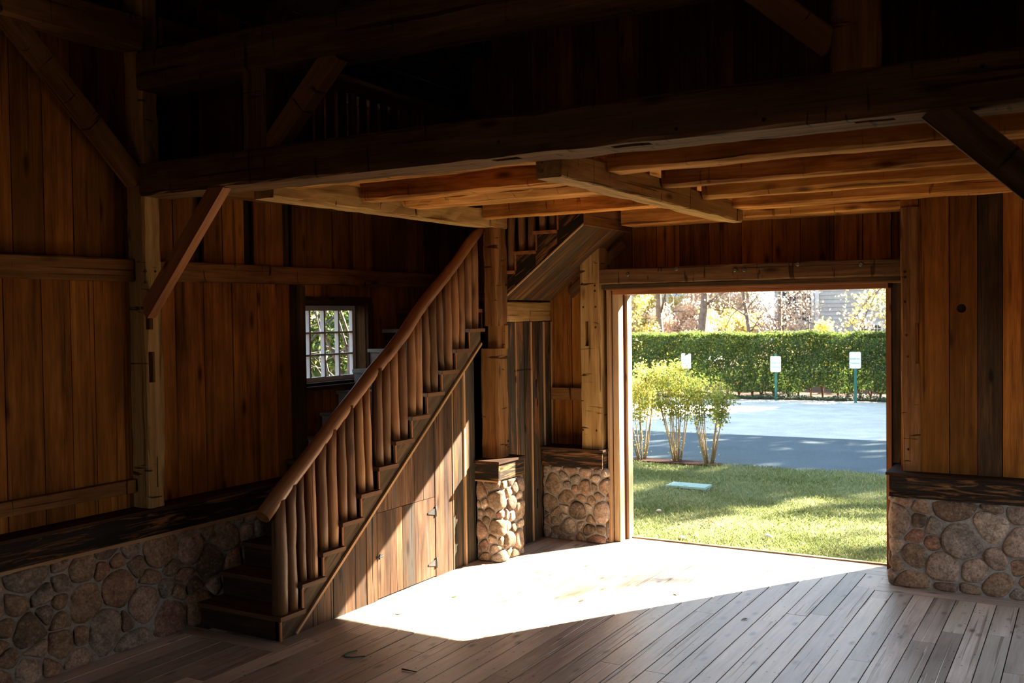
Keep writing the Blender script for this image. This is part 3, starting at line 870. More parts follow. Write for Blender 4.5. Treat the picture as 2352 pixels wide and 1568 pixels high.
# ------------------------------------------------------------------ window in the left wall
wn = thing('window_1', 'small twelve pane window with white muntins in the left wall', 'window', (-6.15, 7.1, 1.75))
wn['kind'] = 'structure'
M_white = plain('white_window_paint', (0.62, 0.63, 0.62), 0.5, 0.08, 30)
M_glass, nt_, b_ = new_mat('old_window_glass')
b_.inputs['Roughness'].default_value = 0.05
_tb = nt_.nodes.new('ShaderNodeBsdfTransparent'); _mx = nt_.nodes.new('ShaderNodeMixShader'); _mx.inputs[0].default_value = 0.06
_o = [q for q in nt_.nodes if q.type == 'OUTPUT_MATERIAL'][0]
nt_.links.new(_tb.outputs[0], _mx.inputs[1]); nt_.links.new(b_.outputs[0], _mx.inputs[2]); nt_.links.new(_mx.outputs[0], _o.inputs[0])
WY0, WY1, WZ0, WZ1 = 6.63, 7.52, 1.745, 2.415
m = MB()
m.box(-6.20, -6.03, WY0 - 0.02, WY0, 1.70, 2.44, 2); m.box(-6.20, -6.03, WY1, WY1 + 0.02, 1.70, 2.44, 2)
m.box(-6.20, -6.03, WY0, WY1, 2.42, 2.44, 1); m.box(-6.20, -6.03, WY0, WY1, 1.70, 1.725, 1)
m.build('reveal', W['wallw'], wn)
m = MB()
m.box(-6.19, -6.15, WY0, WY0 + 0.04, 1.725, 2.42, 2); m.box(-6.19, -6.15, WY1 - 0.045, WY1, 1.725, 2.42, 2)
m.box(-6.19, -6.15, WY0 + .04, WY1 - .045, 2.375, 2.42, 1); m.box(-6.19, -6.15, WY0 + .04, WY1 - .045, 1.725, 1.765, 1)
m.build('sash', M_white, wn)
m = MB()
ya, yb, za, zb = WY0 + .04, WY1 - .045, 1.765, 2.375
for i in range(1, 4):
    y = ya + (yb - ya) * i / 4; m.box(-6.19, -6.145, y - 0.010, y + 0.010, za, zb, 2)
for i in range(1, 3):
    z = za + (zb - za) * i / 3; m.box(-6.188, -6.147, ya, yb, z - 0.009, z + 0.009, 1)
m.build('muntin_grid', M_white, wn)
m = MB(); m.box(-6.172, -6.168, ya, yb, za, zb); m.build('glass_pane', M_glass, wn)
m = MB()
m.box(-6.03, -5.99, WY0 - 0.03, WY1 + 0.06, 2.44, 2.50, 1); m.box(-6.03, -5.995, WY1 + 0.005, WY1 + 0.085, 1.66, 2.44, 2)
m.build('casing', W['riser'], wn)
m = MB(); m.box(-6.03, -5.95, WY0 - 0.03, WY1 + 0.08, 1.665, 1.70, 1); m.build('window_sill', W['riser'], wn)

portal('door_portal', (-2.86, 9.48, 1.25), (math.radians(-90), 0, 0), 2.5, 2.5)
portal('right_door_portal', (0.57, (OY0 + OY1) / 2, OZ / 2), (0, math.radians(90), 0), OZ, OY1 - OY0)
portal('fill_opening_portal', (-2.35, -3.37, 1.3), (math.radians(90), 0, 0), 2.7, 2.6)
portal('window_portal', (-6.27, 7.08, 2.07), (0, math.radians(-90), 0), 0.7, 0.9)

# ================================================================== MAIN STAIR
RISE, RUN = 0.1825, 0.2305
Y0S = 5.235
XF = -5.03         # outer face of the stair side
st = thing('staircase', 'rustic staircase with log balusters climbing along the stone knee wall', 'staircase', (-5.4, 5.2, 0))
NT_ = 12
for i in range(1, NT_ + 1):
    yr = Y0S + RUN * (i - 1)
    zt = RISE * i
    xl = -5.82 if zt < 0.98 else -6.0
    m = MB(); m.box(xl, -4.985, yr - 0.028, yr + RUN + 0.004, zt - 0.032, zt, 0); tr_ = m.build('tread', W['tread'] if i < 8 else W['step_lit'], st)
    m = MB(); m.box(-4.985, -4.979, yr - 0.028, yr + RUN + 0.004, zt - 0.032, zt, 1); m.build('tread_end_lit', W['tread_lit'], tr_)
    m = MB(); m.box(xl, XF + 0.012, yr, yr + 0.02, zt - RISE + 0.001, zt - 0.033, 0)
    ro = m.build('riser', W['step_lit'] if 7 <= i <= 11 else W['riser'], st)
    m = MB(); m.box(-5.02, XF + 0.022, yr - 0.002, yr + 0.016, zt - RISE + 0.001, zt - 0.033, 2); m.build('riser_end', W['brace'], st)
m = MB(); m.box(-6.0, XF + 0.012, Y0S + RUN * 12, Y0S + RUN * 12 + .02, RISE * 12, RISE * 13 - 0.033, 0); m.build('riser', W['riser'], st)
m = MB(); m.box(-6.0, -5.08, Y0S + RUN * 12 - 0.028, 9.28, RISE * 13 - 0.032, RISE * 13, 0); m.build('landing', W['tread'], st)
m = MB(); m.box(-5.10, -5.03, Y0S + RUN * 12 - 0.028, 8.04, RISE * 13 - 0.032, RISE * 13, 1); m.build('landing_nosing', W['brace'], st)

# side stringer (between the steps and the slanted trim)
sl_ = lambda y: (y - 5.406) * 0.785
pts = [(Y0S + 0.0, 0.0)]
for i in range(1, NT_ + 1):
    yr = Y0S + RUN * (i - 1)
    pts += [(yr, RISE * i - 0.033), (yr + RUN, RISE * i - 0.033)]
yend = Y0S + RUN * NT_
pts += [(yend, sl_(yend) + 0.0), (5.406, 0.0)]
m = MB()
for i in range(1, NT_ + 1):
    ya = Y0S + RUN * (i - 1); yb = ya + RUN; zt = RISE * i - 0.033
    la, lb = max(0, sl_(ya)), max(0, sl_(yb))
    if i == 1: poly = [(ya, 0), (5.406, 0), (yb, lb), (yb, zt), (ya, zt)]
    else: poly = [(ya, la), (yb, lb), (yb, zt), (ya, zt)]
    m.prism(poly, 0, XF - 0.03, XF, (0, 0.786, 0.618), 0.5)
m.build('stringer', W['skirt'], st)
m = MB()
a = Vector((XF + 0.008, 5.405, 0.012)); b = Vector((XF + 0.008, 8.0, sl_(8.0) + 0.012))
m.obox(a, b, 0.022, 0.022, (0, -1, 1), 0.6); m.build('slanted_trim', W['trim'], st)

# siding under the stair
seams = [5.41, 5.52, 5.66, 5.842, 5.985, 6.113, 6.25, 6.386]
m = MB()
def sboard(y0, y1, zlo=0.0, zhi=None, mm=None, dx=0.0):
    d = RND.uniform(-0.004, 0.003) + dx
    t0, t1 = sl_(y0) - 0.002, sl_(y1) - 0.002
    if zhi is not None: t0, t1 = min(t0, zhi), min(t1, zhi)
    if t1 <= zlo: return
    poly = [(y0 + 0.002, zlo), (y1 - 0.002, zlo), (y1 - 0.002, t1), (y0 + 0.002, max(t0, zlo + 0.001))]
    (mm or m).prism(poly, 0, XF - 0.03, XF - 0.006 + d)
for a, b in zip(seams, seams[1:]): sboard(a, b)
hs = [6.392, 6.652, 6.916, 7.212]
for a, b in zip(hs, hs[1:]): sboard(a, b, 0.716)
for a, b in ((7.218, 7.36), (7.36, 7.51)): sboard(a, b)
m.build('siding_board', W['barn'], st)
m = MB()
sboard(7.515, 7.68, mm=m, dx=-0.002); sboard(7.725, 7.90, mm=m, dx=-0.006)
m.build('dark_siding_board', W['grey'], st)
m = MB(); sboard(7.685, 7.72, mm=m, dx=0.008); sboard(7.50, 7.512, mm=m, dx=0.003); m.build('batten', W['trim'], st)
hd = MB()
for a, b in ((6.395, 6.648), (6.652, 6.735), (6.737, 6.913), (6.917, 7.21)): hd.box(XF - 0.03, XF - 0.007 + RND.uniform(-.002, .002), a, b, 0.012, 0.711, 2)
ho = hd.build('hatch_door', W['barn'], st)
ho['label'] = 'small hatch door of weathered boards in the stair side'
for z in (0.585, 0.13):
    m = MB(); m.box(XF - 0.004, XF + 0.004, 7.205, 7.232, z - 0.045, z + 0.045)
    m.prism([(7.206, z - 0.03), (7.206, z + 0.03), (7.10, z + 0.006), (7.10, z - 0.006)], 0, XF - 0.004, XF + 0.001)
    m.log([(XF + 0.004, 7.218, z - 0.045), (XF + 0.004, 7.218, z + 0.045)], [0.006, 0.006], 8)
    m.build('hinge', M_iron, ho)
m = MB(); m.box(XF - 0.006, XF + 0.004, 6.375, 6.45, 0.345, 0.365); m.box(XF, XF + 0.012, 6.40, 6.415, 0.335, 0.375)
m.log([(XF + 0.006, 6.37, 0.355), (XF + 0.006, 6.455, 0.355)], [0.005, 0.005], 8)
m.build('latch', M_iron, ho)

# inner support: closed back of the stair so no light leaks through
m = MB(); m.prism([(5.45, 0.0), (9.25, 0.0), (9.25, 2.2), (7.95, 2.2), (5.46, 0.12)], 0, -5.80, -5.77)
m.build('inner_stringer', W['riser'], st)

# log handrail and balusters
rail_a = Vector((-5.06, 5.135, 0.905)); rail_b = Vector((-5.055, 8.05, 3.135))
rz = lambda y: rail_a.z + (y - rail_a.y) * (rail_b.z - rail_a.z) / (rail_b.y - rail_a.y)
m = MB(); m.log([rail_a, rail_a.lerp(rail_b, .5), rail_b], [0.058, 0.052, 0.046], 14, 0.013, 3, 0.5, 0.25)
m.build('handrail', W['rail'], st)
k = 0
for i in range(1, NT_ + 1):
    for fr in (0.27, 0.76):
        y = Y0S + RUN * (i - 1) + RUN * fr + RND.uniform(-0.008, 0.008)
        z0, z1 = RISE * i, rz(y) - 0.02
        r = (0.058 if k == 0 else 0.05 if k == 1 else RND.uniform(0.036, 0.048))
        m = MB(); m.log([(-5.065, y, z0), (-5.063 + RND.uniform(-.006, .006), y + RND.uniform(-.008, .008), (z0 + z1) / 2), (-5.062, y + RND.uniform(-.005, .005), z1)], [r * 1.05, r, r * 0.86], 10, 0.006, 100 + k, None, 0.15)
        m.build('baluster', W['log'], st)
        k += 1

# post on the sunlit pier, with a notch
m = MB()
m.hewn((-4.975, 8.16, 0.951), (-4.975, 8.16, 1.995), 0.19, 0.215, (0, 1, 0), 0.009, 0.018, seed=61, rnd=0.55)
m.hewn((-4.962, 8.185, 1.9), (-4.962, 8.185, 2.3), 0.12, 0.15, (0, 1, 0), 0.003, 0.01, seed=62, rnd=0.3)
m.hewn((-4.950, 8.16, 2.21), (-4.950, 8.16, 3.14), 0.142, 0.215, (0, 1, 0), 0.010, 0.018, seed=63, rnd=0.55)
m.hewn((-4.895, 8.225, 1.99), (-4.895, 8.225, 2.215), 0.05, 0.07, (0, 1, 0), 0.003, 0.008, seed=64, rnd=0.7)
sp = m.build('timber_post', W['beam']); fixnormals(sp)
tag(sp, 'hewn notched stair post on the sunlit stone pier at the top of the handrail', 'post')
for z_ in (2.60, 1.10):
    mp = MB(); mp.log([(-4.90, 8.235, z_), (-4.872, 8.235, z_)], [0.011, 0.011], 8); mp.build('peg', M_hole, sp)  # solid black discs for open holes, their inner shade put into the colour

# ------------------------------------------------------------------ closet under the landing
XC = -4.955
hb = timber('header_beam', 'hewn header beam over the dark closet door under the upper stair flight', 'beam', (XC - 0.06, 8.28, 2.345), (XC - 0.06, 9.28, 2.345), 0.12, 0.20, W['beamg'], amp=0.004, ch=0.008, seed=63)
cw = thing('closet_front', 'dark weathered board closet door behind the sunlit stone pier', 'closet door', (XC, 8.8, 0))
m = MB()
for a, b in ((8.43, 8.52), (8.525, 8.70), (8.705, 8.83)):
    m.box(XC - 0.03, XC + RND.uniform(-.004, .002), a, b, 0.0, 2.24, 2)
m.build('door_panel', W['grey'], cw)
m = MB()
for a, b in ((8.29, 8.425), (8.855, 9.02), (9.03, 9.10), (9.13, 9.28)):
    m.box(XC - 0.03, XC + RND.uniform(-.004, .004), a, b, 0.0, 2.24, 2)
m.build('side_board', W['grey'], cw)
m = MB()
for a, b in ((8.522, 8.53), (8.834, 8.853), (9.105, 9.125), (9.268, 9.29)): m.box(XC - 0.02, XC + 0.010, a, b, 0.0, 2.24, 2)
m.build('batten', W['trim'], cw)
m = MB(); m.box(XC, XC + 0.006, 8.50, 8.86, 1.752, 1.76, 1); m.build('crack_line', M_hole, cw)
for z in (1.55, 0.42):
    m = MB(); m.box(XC, XC + 0.012, 8.93, 8.945, z - 0.09, z + 0.09); m.log([(XC + .01, 8.937, z - .1), (XC + .01, 8.937, z + .1)], [.007, .007], 8); m.build('hinge', M_iron, cw)
m = MB(); m.box(-4.94, -4.51, 9.245, 9.296, 1.42, 1.545, 0)
tag(m.build('wall_rail', W['beam']), 'short rail board in the recess left of the doorway post', 'beam')

# ------------------------------------------------------------------ upper stair flight to the loft
uf = thing('staircase', 'upper stair flight turning right up to the loft, seen from below', 'staircase', (-4.6, 8.7, 2.3))
YU = 8.27
UX0, UZ0 = -5.26, RISE * 13
for i in range(1, 6):
    xn = UX0 + 0.2305 * (i - 1); zt = UZ0 + RISE * i
    if i == 5: zt = UZ0 + RISE * i - 0.002
    m = MB(); m.box(xn - 0.022, xn + 0.235, YU - 0.02, 9.25, zt - 0.03, zt, 1); m.build('tread', W['brace'], uf)
    m = MB(); m.box(xn + 0.0, xn + 0.018, YU - 0.004, 9.25, zt - RISE + 0.001, zt - 0.031, 1); m.build('riser', W['brace'], uf)
ub = lambda x: 2.50 + (x + 4.92) * 0.772
m = MB()
for i in range(2, 7):
    xa = max(-4.945, UX0 + 0.2305 * (i - 1)); xb = UX0 + 0.2305 * i; zt = min(3.42, UZ0 + RISE * i - 0.031)
    xb2 = min(xb, -4.06)
    m.prism([(xa, ub(xa)), (xb2, ub(xb2)), (xb2, zt), (xa, zt)], 1, YU, YU + 0.03, (0.79, 0, 0.61), 0.5)
m.build('stringer', W['black'], uf)
m = MB()
n = 5
for k in range(n):
    ya = YU + 0.02 + (9.27 - YU - 0.02) * k / n; yb = YU + 0.02 + (9.27 - YU - 0.02) * (k + 1) / n - 0.004
    xa, xb = -4.945, -4.055
    m.prism([(xa, ub(xa) - 0.02), (xb, ub(xb) - 0.02), (xb, ub(xb)), (xa, ub(xa))], 1, ya, yb, (0.79, 0, 0.61))
m.build('soffit_board', W['soffit'], uf)['label'] = 'streaky brown and black soffit boards'
m = MB(); m.obox((-4.935, YU + 0.005, ub(-4.935) - 0.018), (-4.055, YU + 0.005, ub(-4.055) - 0.018), 0.02, 0.012, (-0.61, 0, 0.79), 0.5); m.build('edge_trim', W['trim'], uf)
m = MB(); m.box(-4.055, -4.035, YU - 0.01, 9.27, 3.13, 3.36, 1); m.build('end_board', W['beam'], uf)
m = MB(); m.obox((-4.72, 9.275, 2.52), (-4.10, 9.275, 3.02), 0.02, 0.10, (-0.61, 0, 0.79), 0.5); m.build('wall_stringer', W['tread'], uf)
for k, x in enumerate((-4.97, -4.86, -4.74, -4.63, -4.51, -4.40, -4.28)):
    i = int((x - UX0) / 0.2305) + 1
    z = UZ0 + RISE * i
    m = MB(); m.log([(x, YU + 0.05, z), (x, YU + 0.05, z + 0.8 - 0 * k)], [0.042, 0.036], 10, 0.004, 300 + k, None, 0.15)
    m.build('baluster', W['log'], uf)

# loft railing over the stair opening
lr = thing('loft_railing', 'dark log railing along the loft edge above the stair', 'railing', (-4.93, 6.5, 3.45))
y = 5.32
k = 0
while y < 8.0:
    m = MB(); m.log([(-4.86, y, 3.456), (-4.86, y, 4.02)], [0.036, 0.03], 8, 0.004, 400 + k, None, 0.2); m.build('baluster', W['log'], lr)
    y += 0.128; k += 1
m = MB(); m.log([(-4.86, 5.2, 4.04), (-4.86, 8.1, 4.04)], [0.045, 0.045], 10, 0.005, 5, 0.5, 0.3); m.build('handrail', W['rail'], lr)

# rafters under the left roof slope
RG = 'rafters under the left roof slope'
for k, y in enumerate((5.6, 6.4, 7.2, 8.0, 8.8)):
    m = MB(); m.obox((-6.1, y, 4.83), (-3.0, y, 8.16), 0.10, 0.14, (-0.67, 0, 0.74), 0.4)
    tag(m.build('rafter', W['beamd']), ['rafter', 'rafter', 'rafter', 'rafter', 'rafter'][k] + ' ' + ['nearest above the upper tie beam', 'second back from the upper tie beam', 'third back from the upper tie beam', 'fourth back from the upper tie beam', 'against the far gable wall'][k] + ', under the left roof slope', 'rafter', RG)
timber('wall_plate', 'hewn wall plate under the rafters at the far left, beyond the tall mortised post', 'beam', (-5.92, 5.0, 4.40), (-5.92, 9.3, 4.40), 0.2, 0.2, W['beamd'], seed=71)

# leaves and chips blown onto the floor
M_fl = leafmat('fallen_leaf', [(0, (0.06, 0.13, 0.03)), (0.5, (0.10, 0.14, 0.04)), (0.6, (0.20, 0.08, 0.03)), (1, (0.12, 0.06, 0.03))], 0.1)
for k, (x, y, c, lab) in enumerate(((-4.538, 6.762, 0.1, 'green leaf lying on the sunlit floor near the hatch door'), (-4.663, 6.169, 0.2, 'small green leaf lying on the sunlit floor near the stair side'),
                                (-2.965, 7.671, 0.8, 'brown leaf lying where the sunlit floor meets the shade, toward the doorway'), (-2.266, 7.271, 0.9, 'dark chip lying in a floor gap on the shaded planks'),
                                (-3.565, 7.145, 0.7, 'tiny brown leaf in the middle of the sunlit floor'))):
    m = MB()
    an = RND.uniform(0, 3)
    L, W_ = 0.035, 0.010
    ca, sa = math.cos(an), math.sin(an)
    pts = []
    for (u, v, h) in ((-L, 0, 0.001), (-L * .3, W_, 0.006), (L * .5, W_ * .8, 0.008), (L, 0, 0.002), (L * .5, -W_ * .8, 0.006), (-L * .3, -W_, 0.004)):
        pts.append((x + u * ca - v * sa, y + u * sa + v * ca, 0.001 + h))
    pts += [(p[0], p[1], p[2] - 0.0012) for p in pts]
    m.add(pts, [(0, 1, 2, 3, 4, 5), (11, 10, 9, 8, 7, 6)] + [(i, i + 6, (i + 1) % 6 + 6, (i + 1) % 6) for i in range(6)], [(0, 0, 0)] * 12, c)
    tag(m.build('fallen_leaf', M_fl), lab, 'leaf', 'leaves and chips on the floor')

m = MB(); m.log([(-3.907, 5.192, 0.006), (-3.788, 5.192, 0.006)], [0.005, 0.003], 6)
tag(m.build('twig', plain('dark_twig', (0.035, 0.02, 0.012), 0.9)), 'short dark twig lying on the shaded planks at the bottom of the view', 'twig')
m = MB(); m.log([(-4.401, 5.34, 0.005), (-4.426, 5.277, 0.006), (-4.421, 5.22, 0.005), (-4.387, 5.198, 0.005), (-4.332, 5.218, 0.006), (-4.28, 5.275, 0.005)], [0.0045] * 6, 6)
tag(m.build('string', plain('green_string', (0.03, 0.09, 0.045), 0.8)), 'looped bit of green string lying on the shaded planks near the foot of the stair', 'string')

# ================================================================== OUTSIDE
GZ = -0.20
def ground_mat(name, c0, c1, scale, fine, rough=0.9, bump=0.4, speck=None, dist=0.02):
    m, nt_, b = new_mat(name)
    t = NT(nt_)
    P = t.n('ShaderNodeTexCoord').outputs['Object']
    n1 = t.noise(P, scale, 5, 0.6); n2 = t.noise(P, fine, 3, 0.7)
    c = t.ramp(t.math('ADD', t.math('MULTIPLY', n1, 0.5), t.math('MULTIPLY', n2, 0.5)), [(0.35, c0), (0.65, c1)])
    if speck:
        v = t.voro(P, fine * 0.6)
        c = t.mix(t.rng(v.outputs['Distance'], 0.10, 0.2, 1, 0), c, speck)
    t.l(c, b.inputs['Base Color'])
    b.inputs['Roughness'].default_value = rough
    b.inputs['Specular IOR Level'].default_value = 0.25
    t.bump(n2, bump, dist, b)
    return m
M_soil = ground_mat('lawn_soil', (0.08, 0.095, 0.028), (0.16, 0.175, 0.06), 1.2, 30, bump=0.3)
M_asph = ground_mat('blue_grey_asphalt', (0.050, 0.074, 0.086), (0.080, 0.110, 0.125), 0.8, 70, 0.75, 0.3, (0.30, 0.31, 0.33))
M_grav = ground_mat('pale_gravel', (0.48, 0.45, 0.395), (0.76, 0.72, 0.64), 1.5, 26, 0.9, 0.9, dist=0.03)
M_mulch = ground_mat('dark_red_mulch', (0.035, 0.014, 0.010), (0.10, 0.04, 0.028), 6, 60, 0.95, 0.8)
M_dirt = ground_mat('brown_bed_soil', (0.05, 0.03, 0.02), (0.13, 0.08, 0.05), 4, 50, 0.95, 0.8)

def sheet(name, poly, z, mat, th=0.05, wav=0.0):
    m = MB()
    m.prism(poly, 2, z - th, z)
    return m.build(name, mat)
gr = MB(); gr.box(-70, 60, 9.48, 90, GZ - 0.30, GZ - 0.06)
gr.box(-6.3, 0.57, -40, -3.3, GZ - 0.30, GZ - 0.06); gr.box(0.57, 60, -40, 9.48, GZ - 0.30, GZ - 0.06); gr.box(-70, -6.3, -40, 9.48, GZ - 0.30, GZ - 0.06)
struct(gr.build('ground', M_dirt), 'bare ground under the yard', 'ground')
lawn = MB()
nx, ny = 60, 32
vs, gs = [], []
def lawn_z(x, y): return GZ + 0.025 * math.sin(x * 1.3 + 0.4) * math.sin(y * 1.7) + 0.02 * math.sin(x * 3.1 + y * 2.3)
def lawn_far(x): return 15.75 + 0.06 * math.sin(x * 1.1) + (0.13 * max(0, x + 5.3))
for i in range(nx + 1):
    x = -12 + 16 * i / nx
    for j in range(ny + 1):
        y = 9.48 + (lawn_far(x) - 9.48) * j / ny
        z = lawn_z(x, y) if j < ny else GZ - 0.01
        vs.append((x, y, z)); gs.append((x, y, 0))
lawn.add(vs, [(i * (ny + 1) + j, (i + 1) * (ny + 1) + j, (i + 1) * (ny + 1) + j + 1, i * (ny + 1) + j + 1) for i in range(nx) for j in range(ny)], gs, 0.5, True)
struct(lawn.build('lawn', M_soil), 'green lawn between the barn doorway and the driveway', 'lawn')
M_grass = leafmat('grass_blade', [(0, (0.10, 0.135, 0.035)), (0.5, (0.20, 0.24, 0.075)), (0.8, (0.33, 0.33, 0.14)), (1, (0.48, 0.43, 0.26))], 0.35)
gb = MB()
gr_r = random.Random(5)
NG = 52000
V, F, G_, R_ = [], [], [], []
made = 0
while made < NG:
    y = 9.5 + 6.4 * gr_r.random() ** 1.25
    xl = -4.35 - (y - 9.48) * 0.45 - 0.4; xr = -1.35 - (y - 9.48) * 0.14 + 0.5
    x = gr_r.uniform(xl, xr)
    if y > lawn_far(x) + 0.02 * gr_r.random(): continue
    z = lawn_z(x, y) - 0.005
    patch = 0.5 + 0.5 * math.sin(x * 2.1 + 1.3 * math.sin(y * 1.9)) * math.sin(y * 2.7 + x)
    if gr_r.random() < 0.22 * (1 - patch): continue
    h = gr_r.uniform(0.025, 0.06) * (0.75 + 0.4 * patch); a = gr_r.uniform(0, 6.283); ln = gr_r.uniform(0.2, 1.1) * h
    wd = gr_r.uniform(0.003, 0.006)
    ca, sa = math.cos(a), math.sin(a)
    k = len(V)
    V += [(x - wd * sa, y + wd * ca, z), (x + wd * sa, y - wd * ca, z), (x + ca * ln * .4 + wd * .6 * sa, y + sa * ln * .4 - wd * .6 * ca, z + h * .65), (x + ca * ln, y + sa * ln, z + h)]
    F.append((k, k + 1, k + 2, k + 3))
    R_ += [min(1, max(0, gr_r.gauss(0.42 + 0.25 * (1 - patch), 0.2)))] * 4
    made += 1
gb.v, gb.f, gb.r = V, F, R_
gb.g = [(0, 0, 0)] * len(V); gb.smooth = [False] * len(F)
tag(gb.build('grass', M_grass), 'short green grass growing over the lawn', 'grass', kind='stuff')

struct(sheet('driveway', [(-40, 15.62), (-5.3, 15.66), (8, 17.3), (30, 20), (30, 21.6), (-3.46, 20.35), (-8.7, 20.05), (-40, 19.6)], GZ - 0.02, M_asph, 0.04), 'blue grey asphalt driveway beyond the lawn', 'driveway')
struct(sheet('gravel_yard', [(-40, 19.55), (-8.7, 20.0), (-3.46, 20.3), (30, 21.5), (30, 29.9), (-5, 29.2), (-12, 28.3), (-40, 26)], GZ - 0.03, M_grav, 0.03), 'pale gravel parking strip in front of the hedge', 'gravel')
tag(sheet('mulch_bed', [(-9.0, 15.62), (-6.8, 15.68), (-5.55, 15.70), (-5.30, 15.80), (-5.33, 15.97), (-5.6, 16.06), (-6.95, 16.06), (-9.0, 16.1)], GZ + 0.015, M_mulch, 0.06), 'dark red mulch bed under the three shrubs', 'mulch', kind='stuff')
struct(sheet('hedge_bed', [(-40, 26.2), (-12, 28.45), (-5, 29.25), (30, 30.1), (30, 32.5), (-40, 30)], GZ + 0.02, M_dirt, 0.06), 'brown leaf-strewn bed under the hedge', 'bed')

M_util = plain('pale_green_plastic', (0.30, 0.44, 0.38), 0.5, 0.1, 20)
ub_ = thing('utility_box', 'flat pale green utility box lid set in the lawn', 'box', (-5.0, 13.55, GZ))
m = MB(); m.box(-5.30, -4.76, 13.42, 13.70, GZ - 0.05, GZ + 0.02); o = m.build('box_body', M_util, ub_)
m = MB(); m.box(-5.32, -4.74, 13.40, 13.72, GZ + 0.02, GZ + 0.05); m.box(-5.06, -5.0, 13.44, 13.47, GZ + 0.05, GZ + 0.056); m.build('lid', M_util, ub_)

M_peb = plain('pale_pebble', (0.62, 0.58, 0.52), 0.7, 0.2, 30)
for k, (x, y, r, lab) in enumerate(((-3.986, 10.515, 0.045, 'pale stone lying in the grass near the left jamb'), (-3.117, 10.858, 0.05, 'pale stone lying in the grass out from the middle of the threshold'),
                                    (-4.722, 11.672, 0.035, 'small pale stone lying farther out in the grass, at left'))):
    m = MB()
    vs, fs = [], []
    nn, mm_ = 10, 6
    for a in range(1, mm_):
        th = math.pi * a / mm_
        for b in range(nn):
            ph = 2 * math.pi * b / nn
            q = 1 + 0.15 * math.sin(3 * ph + k) + RND.uniform(-.06, .06)
            vs.append((x + r * q * math.sin(th) * math.cos(ph), y + r * 0.8 * q * math.sin(th) * math.sin(ph), lawn_z(x, y) + 0.03 + r * 0.55 * math.cos(th)))
    vs += [(x, y, lawn_z(x, y) + 0.03 + r * .55), (x, y, lawn_z(x, y) + 0.03 - r * .55)]
    for a in range(mm_ - 2):
        for b in range(nn):
            fs.append((a * nn + b, (a + 1) * nn + b, (a + 1) * nn + (b + 1) % nn, a * nn + (b + 1) % nn))
    T, Bm = len(vs) - 2, len(vs) - 1
    for b in range(nn):
        fs.append((T, b, (b + 1) % nn)); fs.append((Bm, (mm_ - 2) * nn + (b + 1) % nn, (mm_ - 2) * nn + b))
    m.add(vs, fs, [(0, 0, 0)] * len(vs), 0.5, True)
    tag(m.build('stone', M_peb), lab, 'stone', 'pale stones in the grass')
m = MB()
for _ in range(10):
    m.leaf(Vector((-3.947 + RND.uniform(-.13, .13), 11.185 + RND.uniform(-.08, .08), GZ + 0.06 + RND.uniform(0, .02))), 0.07, Vector((RND.uniform(-.4, .4), RND.uniform(-.4, .4), 1)), RND.uniform(0.6, 1))
tag(m.build('dead_leaves', M_fl), 'small clump of dead red-brown leaves in a hollow of the lawn', 'leaves', kind='stuff')

# --- parking signs
M_sign = plain('white_sign_sheet', (0.80, 0.82, 0.82), 0.4, 0.03, 10)
M_green = plain('green_sign_paint', (0.10, 0.36, 0.30), 0.5, 0.08, 30)
M_spost = plain('green_steel_post', (0.02, 0.13, 0.11), 0.45, 0.2, 40, 0.5, 0.2)
def sign(x, zb, zt, ztop, label):
    y = 28.62
    t = thing('parking_sign', label, 'sign', (x, y, GZ), 'reserved parking signs')
    m = MB()   # U-channel post
    m.box(x - 0.03, x + 0.03, y + 0.012, y + 0.018, GZ - 0.06, ztop, 2); m.box(x - 0.036, x - 0.03, y + 0.012, y + 0.04, GZ - 0.06, ztop, 2); m.box(x + 0.03, x + 0.036, y + 0.012, y + 0.04, GZ - 0.06, ztop, 2)
    m.build('post', M_spost, t)
    w_, h = 0.305, zt - zb
    r = 0.035
    poly = []
    for cx, cz, a0 in ((x + w_ / 2 - r, zt - r, 0), (x - w_ / 2 + r, zt - r, 90), (x - w_ / 2 + r, zb + r, 180), (x + w_ / 2 - r, zb + r, 270)):
        for q in range(5):
            an = math.radians(a0 + q * 22.5)
            poly.append((cx + r * math.cos(an), cz + r * math.sin(an)))
    m = MB(); m.prism(poly, 1, y - 0.003, y + 0.003); pn = m.build('sign_panel', M_sign, t); fixnormals(pn)
    m = MB()
    m.log([(x, y - 0.003, zt - 0.035), (x, y - 0.010, zt - 0.035)], [0.010, 0.008], 8); m.log([(x, y - 0.003, zb + 0.035), (x, y - 0.010, zb + 0.035)], [0.010, 0.008], 8)
    m.build('bolt', M_bolt, t)
    for txt, z, size in (('RESERVED', zt - 0.215, 0.062), ('PARKING', zt - 0.335, 0.062)):
        cu = bpy.data.curves.new('lettering', 'FONT')
        cu.body = txt; cu.size = size; cu.align_x = 'CENTER'; cu.extrude = 0.0008; cu.offset = 0.0012
        tmp = bpy.data.objects.new('lettering', cu); C.objects.link(tmp)
        bpy.context.view_layer.update()
        me = bpy.data.meshes.new_from_object(tmp.evaluated_get(bpy.context.evaluated_depsgraph_get()))
        bpy.data.objects.remove(tmp)
        o = bpy.data.objects.new('lettering', me); C.objects.link(o)
        me.materials.clear(); me.materials.append(M_green)
        o.rotation_euler = (math.radians(90), 0, 0); o.location = (x, y - 0.0045, z)
        o.parent = t; o.matrix_parent_inverse = t.matrix_basis.inverted()
sign(-10.66, 0.655, 1.114, 1.10, 'white reserved parking sign half hidden behind the shrubs')
sign(-7.945, 0.596, 1.045, 1.12, 'white reserved parking sign with its green post tip showing above the panel')
sign(-5.73, 0.729, 1.185, 1.17, 'white reserved parking sign on a green post nearest the right doorway jamb')

